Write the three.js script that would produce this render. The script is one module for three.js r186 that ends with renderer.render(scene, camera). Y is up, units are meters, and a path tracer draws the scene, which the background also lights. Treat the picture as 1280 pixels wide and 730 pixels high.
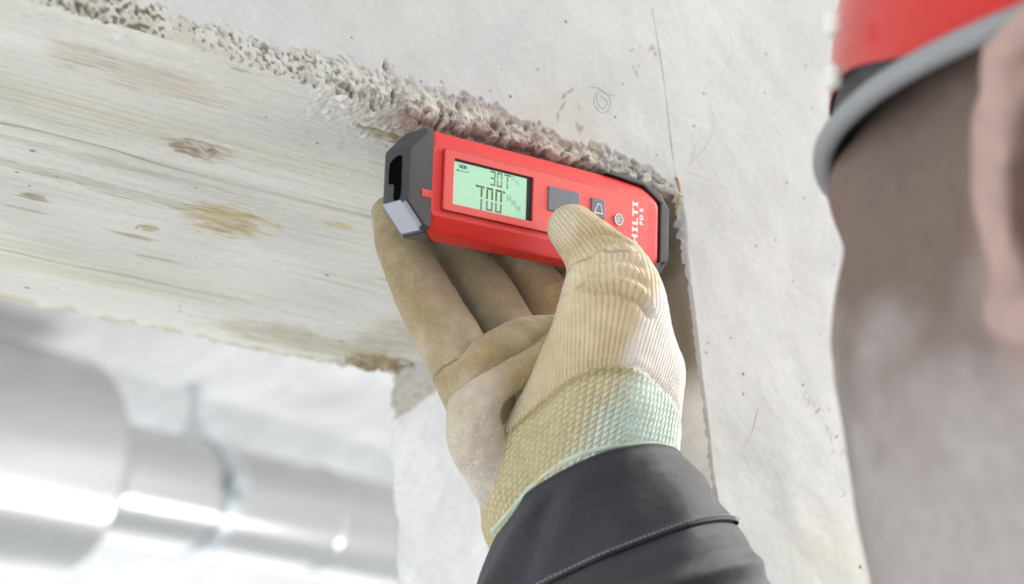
import * as THREE from 'three';
import { mergeGeometries } from 'three/addons/utils/BufferGeometryUtils.js';
import { RoundedBoxGeometry } from 'three/addons/geometries/RoundedBoxGeometry.js';
import { FontLoader } from 'three/addons/loaders/FontLoader.js';
import { TextGeometry } from 'three/addons/geometries/TextGeometry.js';
import { RectAreaLightUniformsLib } from 'three/addons/lights/RectAreaLightUniformsLib.js';

// ------------------------------------------------------------------ camera, sky, sun, exposure
// World: the wall's front face is z = 0 (x to the right along it, y up, z out of it); the opening's top right corner is the origin.
const scene = new THREE.Scene();
const W = 1280, H = 730, FPX = 2014.3;
const camera = new THREE.PerspectiveCamera(2 * Math.atan(H / 2 / FPX) * 180 / Math.PI, W / H, 0.02, 200);
const EYE = new THREE.Vector3(-0.3519, -0.2588, 0.3568);
const FWD = new THREE.Vector3(0.5567, 0.4138, -0.7203).normalize();
camera.position.copy(EYE);
camera.up.set(-0.1929, 0.9078, 0.3725);
camera.lookAt(EYE.clone().add(FWD));
camera.focus = 0.505;
camera.userData.fStop = 9.5;
camera.updateMatrixWorld(true);
scene.add(camera);

const renderer = new THREE.WebGLRenderer({ antialias: true });
renderer.toneMapping = THREE.LinearToneMapping;
renderer.toneMappingExposure = 1.47;
renderer.shadowMap.enabled = true;
RectAreaLightUniformsLib.init();

// a bright hazy sky: whiter towards the horizon
function hazySky() {
  const w = 128, h = 64, d = new Float32Array(w * h * 4);
  for (let j = 0; j < h; j++) for (let i = 0; i < w; i++) {
    const e = ((j + 0.5) / h - 0.5) * Math.PI, k = Math.pow(Math.max(0, Math.sin(e)), 0.5);
    const o = (j * w + i) * 4;
    d[o] = 1.25 - 0.55 * k; d[o + 1] = 1.25 - 0.47 * k; d[o + 2] = 1.27 - 0.35 * k; d[o + 3] = 1;
  }
  const t = new THREE.DataTexture(d, w, h, THREE.RGBAFormat, THREE.FloatType);
  t.mapping = THREE.EquirectangularReflectionMapping; t.magFilter = THREE.LinearFilter; t.needsUpdate = true;
  return t;
}
const sky = hazySky();
scene.background = sky; scene.environment = sky;
const sun = new THREE.DirectionalLight(0xfffaf3, 5.2);
sun.position.set(6.0, 3.4, 1.3);
sun.target.position.set(0, 0, 0);
sun.castShadow = true; sun.shadow.radius = 44;
sun.shadow.mapSize.set(2048, 2048);
Object.assign(sun.shadow.camera, { left: -14, right: 14, top: 14, bottom: -14, near: 0.1, far: 40 });
scene.add(sun, sun.target);

// ------------------------------------------------------------------ helpers
const V = (x, y, z) => new THREE.Vector3(x, y, z);
const clamp = (x, a = 0, b = 1) => Math.min(b, Math.max(a, x));
const lerp = (a, b, t) => a + (b - a) * t;
const sm = (a, b, x) => { const t = clamp((x - a) / (b - a)); return t * t * (3 - 2 * t); };
const gauss = (d, w) => Math.exp(-(d / w) * (d / w));
let seed = 12345;
const rnd = () => { seed = (seed * 1664525 + 1013904223) >>> 0; return seed / 4294967296; };
const rr = (a, b) => a + (b - a) * rnd();
// lattice noise, periodic on 256
const LAT = new Float32Array(65536); for (let i = 0; i < 65536; i++) LAT[i] = rnd() * 2 - 1;
function n2(x, y, px = 256, py = 256) {
  let i = Math.floor(x), j = Math.floor(y), f = x - i, g = y - j;
  f = f * f * (3 - 2 * f); g = g * g * (3 - 2 * g);
  const i0 = ((i % px) + px) % px, i1 = (i0 + 1) % px, j0 = (((j % py) + py) % py) << 8, j1 = ((((j + 1) % py) + py) % py) << 8;
  const a = LAT[j0 + i0], b = LAT[j0 + i1], c = LAT[j1 + i0], d = LAT[j1 + i1];
  return a + (b - a) * f + (c - a) * g + (a - b - c + d) * f * g;
}
function n3(x, y, z) {
  const k = Math.floor(z), h = z - k, s = h * h * (3 - 2 * h);
  return lerp(n2(x + k * 37.3, y + k * 17.7), n2(x + (k + 1) * 37.3, y + (k + 1) * 17.7), s);
}
const fbm2 = (x, y, o = 4) => { let a = 0.5, s = 0; for (let k = 0; k < o; k++) { s += a * n2(x, y); x = x * 2.03 + 11.3; y = y * 2.03 + 5.7; a *= 0.5; } return s; };
const fbm3 = (x, y, z, o = 3) => { let a = 0.5, s = 0; for (let k = 0; k < o; k++) { s += a * n3(x, y, z); x *= 2.03; y *= 2.03; z = z * 2.03 + 3.1; a *= 0.5; } return s; };

// a point of the place given as the picture's direction and a distance along the view axis
const inv = camera.matrixWorld.clone();
const at = (px, py, d) => V((px - 640) / FPX * d, -(py - 365) / FPX * d, -d).applyMatrix4(inv);

function dataTex(w, h, fn, srgb, wrap = true) {
  const a = new Uint8Array(w * h * 4), c = [0, 0, 0];
  for (let j = 0; j < h; j++) for (let i = 0; i < w; i++) {
    fn(i, j, c); const o = (j * w + i) * 4;
    a[o] = clamp(c[0]) * 255; a[o + 1] = clamp(c[1]) * 255; a[o + 2] = clamp(c[2]) * 255; a[o + 3] = 255;
  }
  const t = new THREE.DataTexture(a, w, h, THREE.RGBAFormat);
  if (srgb) t.colorSpace = THREE.SRGBColorSpace;
  t.magFilter = THREE.LinearFilter; t.minFilter = THREE.LinearMipmapLinearFilter; t.generateMipmaps = true;
  if (wrap) t.wrapS = t.wrapT = THREE.RepeatWrapping;
  t.needsUpdate = true; return t;
}
const counts = {};
function numbered(name) { const k = counts[name] = (counts[name] ?? -1) + 1; return k ? `${name}_${String(k).padStart(3, '0')}` : name; }
function mesh(name, geo, m, parent = scene) {
  const o = new THREE.Mesh(geo, m); o.name = parent === scene ? numbered(name) : partName(name, parent);
  o.castShadow = o.receiveShadow = true; parent.add(o); return o;
}
function partName(name, parent) {
  const same = parent.children.filter(c => c.name.replace(/_\d{3}$/, '') === name).length;
  return same ? `${name}_${String(same).padStart(3, '0')}` : name;
}
function struct(name, geo, m) { const o = mesh(name, geo, m); o.userData.kind = 'structure'; return o; }
function thing(name, label, category, p = [0, 0, 0]) {
  const g = new THREE.Group(); g.name = numbered(name); g.position.set(...p); g.userData = { label, category }; scene.add(g); return g;
}
function geoFrom(pos, idx, uv, col) {
  const g = new THREE.BufferGeometry();
  g.setAttribute('position', new THREE.Float32BufferAttribute(pos, 3));
  if (uv) g.setAttribute('uv', new THREE.Float32BufferAttribute(uv, 2));
  if (col) g.setAttribute('color', new THREE.Float32BufferAttribute(col, 3));
  g.setIndex(idx); g.computeVertexNormals(); return g;
}
// a grid of rows x columns of points; fn(i, j) -> {p, u, v, c}; skip(i, j) leaves a cell out; flip turns the faces round
function grid(nu, nv, fn, { flip = false, skip, wrapU = false } = {}) {
  const pos = [], uv = [], col = [], idx = [];
  for (let j = 0; j < nv; j++) for (let i = 0; i < nu; i++) {
    const r = fn(i, j); pos.push(r.p.x, r.p.y, r.p.z); uv.push(r.u ?? 0, r.v ?? 0);
    const c = r.c ?? [1, 1, 1]; col.push(c[0], c[1], c[2]);
  }
  const last = wrapU ? nu : nu - 1;
  for (let j = 0; j < nv - 1; j++) for (let i = 0; i < last; i++) {
    if (skip && skip(i, j)) continue;
    const i1 = (i + 1) % nu, a = j * nu + i, b = j * nu + i1, c = a + nu, d = b + nu;
    if (flip) idx.push(a, c, b, b, c, d); else idx.push(a, b, c, b, d, c);
  }
  return geoFrom(pos, idx, uv, col);
}
const span = (a, b, step) => { const n = Math.max(1, Math.round((b - a) / step)), r = []; for (let i = 0; i < n; i++) r.push(a + (b - a) * i / n); return r; };
function metreUv(g, s) {                       // uv in units of s metres on the plane each face looks along
  const p = g.attributes.position, n = g.attributes.normal, uv = new Float32Array(p.count * 2);
  for (let i = 0; i < p.count; i++) {
    const x = Math.abs(n.getX(i)), y = Math.abs(n.getY(i)), z = Math.abs(n.getZ(i));
    uv[2 * i] = (x > y && x > z ? p.getZ(i) : p.getX(i)) / s; uv[2 * i + 1] = (y > x && y > z ? p.getZ(i) : p.getY(i)) / s;
  }
  g.setAttribute('uv', new THREE.BufferAttribute(uv, 2)); return g;
}
const std = (o) => new THREE.MeshStandardMaterial(o);
const lin = (r, g, b) => new THREE.Color().setRGB(r, g, b);

// ------------------------------------------------------------------ concrete
const wallTex = (() => {                       // smooth cast concrete, 0.5 m a side
  const N = 2048, pores = new Float32Array(N * N), stain = new Float32Array(N * N);
  const blot = (buf, cx, cy, r, a, ell = 1, rot = 0) => {
    const R = Math.ceil(r * Math.max(1, ell) + 2), c = Math.cos(rot), s = Math.sin(rot);
    for (let y = -R; y <= R; y++) for (let x = -R; x <= R; x++) {
      const u = (x * c + y * s) / ell, v = -x * s + y * c, d = Math.sqrt(u * u + v * v) / r;
      if (d < 1) { const o = (((cy + y) & (N - 1)) * N) + ((cx + x) & (N - 1)); buf[o] = Math.max(buf[o], a * (1 - d * d)); }
    }
  };
  for (let k = 0; k < 420; k++) blot(pores, rnd() * N | 0, rnd() * N | 0, rr(1.2, 3.6), rr(0.25, 0.9));
  for (let k = 0; k < 46; k++) {              // short flaked marks in clusters
    const cx = rnd() * N, cy = rnd() * N, rot = rr(-0.6, 0.6) + 1.2;
    for (let q = 0; q < 8; q++) blot(stain, cx + rr(-26, 26) | 0, cy + rr(-40, 40) | 0, rr(2, 5), rr(0.2, 0.75), rr(1.5, 5), rot + rr(-0.7, 0.7));
  }
  const map = dataTex(N, N, (i, j, c) => {
    const x = i / N, y = j / N;
    const big = n2(x * 6, y * 6, 6, 6) * 0.55 + n2(x * 17, y * 17, 17, 17) * 0.45, mid = n2(x * 64, y * 48, 64, 48), fine = n2(x * 250, y * 250, 250, 250);
    const crack = Math.abs(n2(x * 9 + 0.06 * mid, y * 7, 9, 7) + 0.16 * n2(x * 60, y * 60, 60, 60)) < 0.0035 && n2(x * 5 + 3, y * 5, 5, 5) > 0.25 ? 1 : 0;
    const warm = sm(0.1, 0.8, n2(x * 11 + 5, y * 8, 11, 8)) * 0.022;
    let b = 0.752 + 0.030 * big + 0.014 * mid + 0.012 * fine;
    const o = j * N + i, dk = pores[o] * 0.42 + stain[o] * 0.24 + crack * 0.09;
    b -= dk; c[0] = b - 0.004 + warm * 0.25 + stain[o] * 0.05; c[1] = b + 0.004; c[2] = b - 0.008 - warm - stain[o] * 0.04;
  }, true);
  const bump = dataTex(1024, 1024, (i, j, c) => {
    const x = i / 1024, y = j / 1024, o = (j * 2) * N + i * 2;
    c[0] = c[1] = c[2] = 0.62 + 0.12 * n2(x * 40, y * 40, 40, 40) + 0.07 * n2(x * 128, y * 128, 128, 128) + 0.05 * n2(x * 255, y * 255, 255, 255) - 0.5 * pores[o] - 0.2 * stain[o];
  });
  return { map, bump };
})();
const mWall = std({ map: wallTex.map, bumpMap: wallTex.bump, bumpScale: 0.0005, roughness: 0.92, vertexColors: true });

const SOX = 0.6, SOZ = 0.2;                    // metres that the soffit's texture covers
const soffitTex = (() => {
  const w = 2048, h = 1024, spots = [];
  const spot = (x, z, rx, rz, a, col) => spots.push([((x / SOX) % 1 + 1) % 1, (z / SOZ % 1 + 1) % 1, rx / SOX, rz / SOZ, a, col]);
  spot(-0.1275, -0.0905, 0.019, 0.0125, 0.75, [0.58, 0.43, 0.20]);   // ochre patch
  spot(-0.157, -0.052, 0.012, 0.006, 0.8, [0.40, 0.32, 0.22]);
  spot(-0.158, -0.0525, 0.004, 0.0025, 1, [0.70, 0.66, 0.60]);
  spot(-0.092, -0.075, 0.006, 0.0028, 0.8, [0.62, 0.52, 0.22]);
  spot(-0.113, -0.0155, 0.010, 0.0026, 0.85, [0.34, 0.30, 0.16]); spot(-0.117, -0.017, 0.004, 0.0018, 1, [0.66, 0.64, 0.58]); spot(-0.105, -0.0160, 0.003, 0.0032, 0.8, [0.28, 0.24, 0.13]);
  spot(-0.209, -0.020, 0.012, 0.007, 0.3, [0.42, 0.33, 0.22]); spot(-0.188, -0.1145, 0.012, 0.0012, 0.6, [0.40, 0.32, 0.20]); spot(-0.150, -0.1165, 0.012, 0.0016, 0.6, [0.42, 0.34, 0.20]);
  spot(-0.082, -0.030, 0.012, 0.004, 0.8, [0.42, 0.36, 0.20]);
  spot(-0.190, -0.105, 0.006, 0.003, 0.8, [0.36, 0.30, 0.20]);
  spot(-0.148, -0.108, 0.004, 0.0035, 0.7, [0.45, 0.34, 0.14]);
  spot(-0.185, -0.020, 0.028, 0.009, 0.35, [0.52, 0.40, 0.26]);
  spot(-0.175, -0.088, 0.05, 0.004, 0.45, [0.42, 0.38, 0.28]);
  spot(-0.19, -0.072, 0.06, 0.003, 0.4, [0.40, 0.37, 0.28]);
  spot(-0.05, -0.172, 0.05, 0.012, 0.5, [0.40, 0.33, 0.20]);
  spot(-0.012, -0.180, 0.02, 0.013, 0.95, [0.34, 0.24, 0.11]);
  spot(-0.02, -0.150, 0.02, 0.02, 0.55, [0.45, 0.38, 0.25]);
  for (let k = 0; k < 70; k++) spot(-rr(0.0, 0.6), -rr(0.004, 0.18), rr(0.0005, 0.0012), rr(0.0005, 0.0010), rr(0.5, 0.95), [0.12, 0.09, 0.06]);
  for (let k = 0; k < 26; k++) spot(-rr(0.0, 0.6), -rr(0.004, 0.19), rr(0.003, 0.016), rr(0.0004, 0.0012), rr(0.3, 0.6), [0.34, 0.30, 0.20]);
  const lines = [-0.1185, -0.0655, -0.150];
  const grain = (x, z) => 0.45 * n2(x * 9, z * 150, 9, 150) + 0.35 * n2(x * 22 + 4, z * 256, 22, 256) + 0.3 * n2(x * 40, z * 512 + 9, 40, 256);
  const core = (i, j, c) => {
    const x = i / w, z = j / h;               // z runs 0..1 over -SOZ..0
    const warp = 0.006 * n2(x * 7, z * 5, 7, 5) + 0.002 * n2(x * 30, z * 9, 30, 9);
    const zz = z + warp, g = grain(x, zz), big = n2(x * 5, z * 8, 5, 8), mid = n2(x * 18, z * 20, 18, 20);
    let b = 0.865 + 0.036 * big + 0.028 * mid + 0.022 * g + 0.014 * n2(x * 255, z * 255, 255, 255);
    const band = sm(0.15, 0.65, n2(x * 3 + 2, zz * 14, 3, 14)) * (0.5 + 0.5 * n2(x * 12, zz * 200, 12, 200));
    let r = b - 0.055 * band, gg = b - 0.004 - 0.062 * band, bl = b - 0.038 - 0.11 * band;
    for (const L of lines) {
      const d = Math.abs((zz - 1) * SOZ - L - 0.0009 * n2(x * 26, 3.5 + L * 90, 26, 256)), a = gauss(d, 0.00028) * sm(-0.15, 0.5, n2(x * 10, L * 700, 10, 256) + 0.2);
      r -= 0.20 * a; gg -= 0.22 * a; bl -= 0.28 * a;
    }
    for (const s of spots) {
      let dx = Math.abs(x - s[0]); if (dx > 0.5) dx = 1 - dx; if (dx > s[2] * 1.6) continue;
      let dz = Math.abs(z - s[1]); if (dz > 0.5) dz = 1 - dz; if (dz > s[3] * 1.6) continue;
      const d = Math.hypot(dx / s[2], dz / s[3]) + 0.35 * n2(x * 60, z * 256, 60, 256) + 0.2 * n2(x * 200, z * 256, 200, 256);
      const a = s[4] * sm(1.05, 0.55, d) * (0.75 + 0.35 * n2(x * 90, z * 255, 90, 255));
      r = lerp(r, Math.sqrt(s[5][0]), clamp(a)); gg = lerp(gg, Math.sqrt(s[5][1]), clamp(a)); bl = lerp(bl, Math.sqrt(s[5][2]), clamp(a));
    }
    c[0] = r; c[1] = gg; c[2] = bl;
  };
  const map = dataTex(w, h, core, true);
  const bump = dataTex(w, 512, (i, j, c) => {
    const x = i / w, z = j / 512, warp = 0.006 * n2(x * 7, z * 5, 7, 5) + 0.002 * n2(x * 30, z * 9, 30, 9), zz = z + warp;
    let b = 0.5 + 0.26 * grain(x, zz) + 0.10 * n2(x * 200, z * 200, 200, 200);
    for (const L of lines) b -= 0.35 * gauss((zz - 1) * SOZ - L - 0.0009 * n2(x * 26, 3.5 + L * 90, 26, 256), 0.0006);
    c[0] = c[1] = c[2] = b;
  });
  return { map, bump };
})();
const mSoffit = std({ map: soffitTex.map, bumpMap: soffitTex.bump, bumpScale: 0.0009, roughness: 0.9, vertexColors: true });
const roughTex = (() => {                      // coarse plaster for the reveal and the slabs, 0.4 m a side
  const N = 1024;
  const f = (x, y) => 0.5 * n2(x * 20, y * 24, 20, 24) + 0.4 * n2(x * 60, y * 70, 60, 70) + 0.3 * n2(x * 180, y * 180, 180, 180);
  return {
    map: dataTex(N, N, (i, j, c) => { const x = i / N, y = j / N, g = f(x, y), streak = n2(x * 40, y * 7, 40, 7); const b = 0.91 + 0.045 * g + 0.025 * streak + 0.03 * n2(x * 5, y * 5, 5, 5); c[0] = b; c[1] = b; c[2] = b - 0.006; }, true),
    bump: dataTex(N, N, (i, j, c) => { c[0] = c[1] = c[2] = 0.5 + 0.3 * f(i / N, j / N); }),
  };
})();
const mRough = std({ map: roughTex.map, bumpMap: roughTex.bump, bumpScale: 0.0007, roughness: 0.95, vertexColors: true });
const mSlab = std({ map: roughTex.map, bumpMap: roughTex.bump, bumpScale: 0.0008, roughness: 0.95, color: lin(1, 1, 1) });

// the broken front edge of the lintel: how tall and how deep the break is along x
const keyed = (x, k) => { if (x <= k[0][0]) return k[0][1]; for (let i = 1; i < k.length; i++) if (x <= k[i][0]) return lerp(k[i - 1][1], k[i][1], sm(k[i - 1][0], k[i][0], x)); return k[k.length - 1][1]; };
const breakTall = x => 0.001 * keyed(x, [[-0.3, 8], [-0.2, 10], [-0.16, 10], [-0.13, 13], [-0.1, 13.5], [-0.075, 14.5], [-0.06, 11], [-0.05, 9.2], [-0.03, 9.8], [-0.012, 8], [-0.003, 4], [0.004, 0]]) * (1 + 0.16 * n2(x * 160, 3) + 0.12 * n2(x * 420, 9));
const breakDeep = x => sm(-0.287, -0.275, x) * 0.001 * keyed(x, [[-0.3, 0.4], [-0.17, 0.6], [-0.14, 1.6], [-0.115, 4.5], [-0.08, 7.5], [-0.05, 7], [-0.02, 5.5], [-0.004, 3], [0.004, 0]]);
const underCut = x => 0.001 * keyed(x, [[-0.3, 0], [-0.14, 0.2], [-0.11, 1.4], [-0.06, 2.4], [-0.02, 2], [-0.003, 0.8], [0.003, 0]]);
// broken stone: cells of two sizes, each its own height and tint -> [height, how near a joint 0..1, cell's random number]
function cells(x, y, s) {
  const i = Math.floor(x / s), j = Math.floor(y / s); let f1 = 9, f2 = 9, id = 0;
  for (let b = j - 1; b <= j + 1; b++) for (let a = i - 1; a <= i + 1; a++) {
    const k = ((b & 255) << 8) + (a & 255), px = a + 0.5 + 0.45 * LAT[k], py = b + 0.5 + 0.45 * LAT[(k * 7 + 1231) & 65535], d = Math.hypot(px - x / s, py - y / s);
    if (d < f1) { f2 = f1; f1 = d; id = LAT[(k * 13 + 77) & 65535]; } else if (d < f2) f2 = d;
  }
  return [id, sm(0.22, 0.0, f2 - f1), f1];
}
function gritCells(x, y) {
  const wx = x + 0.0005 * n2(x * 800, y * 800), wy = y + 0.0005 * n2(x * 800 + 40, y * 800), A = cells(wx, wy * 1.25, 0.0026), B = cells(wx + 0.7, wy, 0.0011);
  return { h: 0.6 * A[0] - 0.30 * A[1] * sm(-0.2, 0.6, n2(x * 240 + 9, y * 240)) - 0.35 * A[2] * A[2] + 0.30 * B[0] - 0.12 * B[1] - 1.6 * sm(0.45, 0.75, n2(x * 330 + 2, y * 330)) + 0.25 * n2(x * 1900, y * 1900 + 3) + 0.25, big: A, small: B };
}
const grit = (x, y) => gritCells(x, y).h;
function frontPoint(x, y) {
  let z = 0.0006 * n2(x * 22, y * 22) + 0.00025 * n2(x * 90, y * 90), yy = y, xx = x;
  if (x < 0.004 && y >= 0) {
    const h = breakTall(x), t = clamp(1 - y / Math.max(1e-4, h) + 0.10 * n2(x * 520, y * 520) + 0.07 * n2(x * 1300, y * 1300)) * (y < h * 1.15 ? 1 : 0);
    if (t > 0) {
      const d = breakDeep(x), lip = sm(0, 0.12, t);
      const fade = sm(-0.287, -0.275, x); z -= d * (0.15 * lip + 0.30 * t + 0.55 * sm(0.70, 1.0, t)) - (0.0006 + 0.048 * d) * lip * fade * grit(x, y) * (0.1 + 0.9 * sm(-0.165, -0.115, x));
    }
    const hole = sm(0.38, 0.62, n2(x * 900, y * 900) + 0.55 * n2(x * 70 + 3, y * 50)) * sm(1.15, 0.55, y / Math.max(1e-4, h)) * sm(-0.09, -0.14, x) * sm(-0.287, -0.275, x);
    z -= 0.0011 * hole;
    yy += underCut(x) * Math.exp(-y / 0.003) * (1 + 0.5 * n2(x * 300, 5));
  }
  if (y < 0 || x >= 0) {                       // the reveal's arris, lightly chipped
    const e = y < 0 ? Math.max(0, x) : Math.hypot(x, Math.max(0, y)) + 0.002, c = 0.0003 * (1 + 0.8 * n2(y * 40, 7)) + 0.0022 * gauss(y + 0.006, 0.016);
    const t = clamp(1 - e / Math.max(2e-4, c));
    if (t > 0) { z -= (0.0010 + 0.0016 * gauss(y + 0.006, 0.016)) * t * (1 + 0.7 * n2(x * 700, y * 700)); }
  }
  return V(xx, yy, z);
}
const DEEP = 0.1905, OPEN_L = -0.9, FLOOR = -1.8, CEIL = 0.615;
const breakTint = (x, y) => {                  // colours inside the break: pale mortar, dark sand, blue-grey grains, shade painted in pits and low down
  const h = breakTall(x), t = clamp(1 - y / Math.max(1e-4, h) + 0.10 * n2(x * 520, y * 520) + 0.07 * n2(x * 1300, y * 1300)) * (y < h * 1.15 ? 1 : 0), m = sm(0.0, 0.3, t + 0.3 * sm(-0.12, -0.16, x) * sm(1.15, 0.6, y / Math.max(1e-4, h))) * sm(-0.285, -0.27, x) * (x < 0.003 ? 1 : 0);
  if (m <= 0) return [1, 1, 1];
  const q = gritCells(x, y), b = q.big[0], k = q.small[0];
  const inner = sm(-0.155, -0.115, x); let c = [lerp(1.02, 1.28, inner), lerp(1.0, 1.25, inner), lerp(0.95, 1.14, inner)];
  const mix = (d, a) => c = c.map((v, i) => lerp(v, d[i], a));
  mix([0.90, 0.85, 0.72], sm(0.1, 0.5, n2(x * 150, y * 150)) * 0.7);
  const speck = sm(0.36, 0.56, n2(x * 980, y * 980) + 0.6 * n2(x * 75 + 3, y * 55)) * (1 - inner); mix([0.26, 0.22, 0.15], speck * 0.9);
  if (inner < 0.3) { return c.map(v => lerp(1, v, m)); }
  if (k > 0.8) mix([0.50, 0.53, 0.57], 0.7); else if (k < -0.85) mix([0.48, 0.43, 0.34], 0.7);
  if (b > 0.8) mix([0.45, 0.47, 0.50], 0.6);
  mix([0.30, 0.25, 0.17], sm(-0.6, -1.5, q.h) * 0.8);  // shade in the deep pits, painted
  mix([0.36, 0.25, 0.19], sm(0.82, 0.92, t + 0.05 * n2(x * 200, y * 200)) * sm(-0.125, -0.1, x) * 0.8);  // shade of the low recess, painted
  const holeDark = sm(0.38, 0.62, n2(x * 900, y * 900) + 0.55 * n2(x * 70 + 3, y * 50)) * sm(-0.115, -0.15, x); mix([0.30, 0.26, 0.17], holeDark * 0.85);  // darker tone in the small holes
  return c.map(v => lerp(1, v, m));
};
{
  const xs = [-1.7, -1.3, OPEN_L, -0.7, -0.5, -0.38, -0.32, ...span(-0.28, 0, 0.00048), ...span(0, 0.012, 0.0006), ...span(0.012, 0.14, 0.002), 0.14, 0.17, 0.25, 0.5, 1.0, 1.7];
  const ys = [FLOOR, -1.4, -1, -0.6, -0.35, -0.22, ...span(-0.17, 0, 0.0008), ...span(0, 0.02, 0.0004), ...span(0.02, 0.14, 0.002), 0.14, 0.2, 0.3, 0.45, CEIL];
  const i0 = xs.indexOf(OPEN_L), i1 = xs.findIndex(x => Math.abs(x) < 1e-9), j1 = ys.findIndex(y => Math.abs(y) < 1e-9);
  const geo = grid(xs.length, ys.length, (i, j) => {
    const x = xs[i], y = ys[j];
    return { p: frontPoint(x, y), u: x / 0.5, v: y / 0.5, c: y >= 0 && x < 0.004 ? breakTint(x, y) : [1, 1, 1] };
  }, { skip: (i, j) => i >= i0 && i < i1 && j < j1 });
  const front = struct('wall_front', geo, mWall);
  front.userData.label = 'pale smooth concrete wall with a broken rough edge above the opening';

  // soffit of the lintel: board-marked, runs back to z = -DEEP and turns up there
  const sx = xs.filter(x => x >= OPEN_L && x <= 0.0042), ss = [...span(0, 0.06, 0.0035), ...span(0.06, 1, 0.0042), 1, 1.004, 1.02, 1.1];
  const soffitHeight = (x, z) => {
    if (x < -0.29) return 0;
    let h = 0.00022 * n2(x * 14, z * 420) + 0.00012 * n2(x * 30, z * 900) + 0.0009 * n2(x * 7, z * 12);
    h += 0.0009 * sm(-0.1175, -0.1185, z + 0.0006 * n2(x * 40, 4)) - 0.0006 * sm(-0.0650, -0.0658, z + 0.0006 * n2(x * 36, 8));
    h += 0.0016 * gauss(Math.hypot((x + 0.157) / 1.6, z + 0.052), 0.004) * (1 + n2(x * 500, z * 500));
    h += 0.0008 * sm(1.1, 0.6, Math.hypot((x + 0.1275) / 0.017, (z + 0.0905) / 0.0105)) * (1 + n2(x * 90, z * 900));
    const crumb = sm(0.03, 0.0, Math.hypot(x * 0.6, z + DEEP)); h += crumb * (0.0022 + 0.003 * n2(x * 260, z * 260) + 0.002 * n2(x * 700, z * 700));
    return h;
  };
  const soffit = grid(sx.length, ss.length, (i, j) => {
    const x = sx[i], s = ss[j], f = frontPoint(Math.min(x, 0), 0);
    const back = -DEEP + 0.0009 * n2(x * 120, 2) + 0.0007 * n2(x * 380, 5) - 0.003 * Math.max(0, n2(x * 45, 8)) * 0.3;
    const z = s <= 1 ? lerp(f.z, back, s) : back;
    const k = Math.exp((z - f.z) / 0.006), raw = (x < -0.29 ? 0 : 0.0012) * Math.exp((z - f.z) / 0.010) * grit(x, z) * (x > -0.14 ? 1 : 0.25);
    const lip = sm(0.985, 1.0, s) * 0.001 * (1 + n2(x * 300, 1));
    const y = (s === 0 ? f.y : f.y * k + (1 - k) * soffitHeight(x, z) + (1 - Math.exp((z - f.z) / 0.0008)) * raw) + lip + (s > 1 ? (s - 1) * 0.2 : 0);
    const recessShade = sm(-0.022, -0.002, z) * sm(-0.13, -0.1, x), back_ = sm(-DEEP + 0.006, -DEEP, z + 0.003 * n2(x * 200, 6));
    let c = [1, 1, 1].map((v, q) => lerp(v, [0.5, 0.36, 0.29][q], recessShade * 0.85));  // shade of the broken recess painted onto the soffit's front strip
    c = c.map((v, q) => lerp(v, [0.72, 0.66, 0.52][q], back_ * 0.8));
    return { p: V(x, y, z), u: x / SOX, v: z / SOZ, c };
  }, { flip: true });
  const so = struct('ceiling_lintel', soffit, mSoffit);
  so.userData.label = 'board-marked concrete underside of the lintel with ochre stains';

  // right reveal of the opening (plane x = 0)
  const jy = ys.filter(y => y <= 1e-9).reverse(), jz = [...span(0, 1, 0.006), 1, 1.1];
  const reveal = grid(jz.length, jy.length, (i, j) => {
    const y = jy[j], s = jz[i], f = frontPoint(0, y), z = lerp(f.z, -DEEP, Math.min(1, s));
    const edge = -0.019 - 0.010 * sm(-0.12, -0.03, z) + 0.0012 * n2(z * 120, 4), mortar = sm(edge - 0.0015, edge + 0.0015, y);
    const shadeBrown = sm(-0.080, -0.062, y + 0.004 * n2(z * 60, 3)) * sm(-0.05, -0.035, z), streak = 0.5 + 0.5 * n2(z * 200, y * 40);
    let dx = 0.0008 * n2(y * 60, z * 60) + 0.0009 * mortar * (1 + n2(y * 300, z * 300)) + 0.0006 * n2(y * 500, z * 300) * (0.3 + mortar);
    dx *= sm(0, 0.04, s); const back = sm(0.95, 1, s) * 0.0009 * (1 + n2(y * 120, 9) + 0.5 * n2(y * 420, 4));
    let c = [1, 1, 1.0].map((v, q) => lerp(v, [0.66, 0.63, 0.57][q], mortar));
    c = c.map((v, q) => lerp(v, [0.26, 0.21, 0.14][q], shadeBrown * (0.8 + 0.2 * streak)));  // shadow of hand and meter painted on the reveal's front
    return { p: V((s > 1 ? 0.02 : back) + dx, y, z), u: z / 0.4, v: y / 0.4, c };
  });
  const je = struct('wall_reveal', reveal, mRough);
  je.userData.label = 'rough plastered right side of the opening behind the glove';

  // the bodies of the wall behind these faces
  const box = (a, b) => { const g = new THREE.BoxGeometry(b[0] - a[0], b[1] - a[1], b[2] - a[2]); g.translate((a[0] + b[0]) / 2, (a[1] + b[1]) / 2, (a[2] + b[2]) / 2); metreUv(g, 0.8); return g; };
  struct('wall_core', mergeGeometries([box([0.014, FLOOR, -DEEP + 0.002], [1.7, CEIL, -0.016]), box([OPEN_L, 0.012, -DEEP + 0.002], [0.014, CEIL, -0.016]), box([-1.7, FLOOR, -DEEP + 0.002], [OPEN_L, CEIL, -0.004])]), mSlab);
  struct('floor', box([-25, FLOOR - 0.2, -25], [25, FLOOR, 25]), mSlab);
  struct('added_wall_behind', box([-2.4, FLOOR, 1.9], [0.1, CEIL + 0.2, 2.1]), mSlab);  // unseen, added to block sky light from behind left
  struct('added_wall_right', box([2.4, FLOOR, -3.6], [2.6, CEIL + 0.2, 0]), mSlab);  // unseen, added to keep the sun out of the far room
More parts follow.
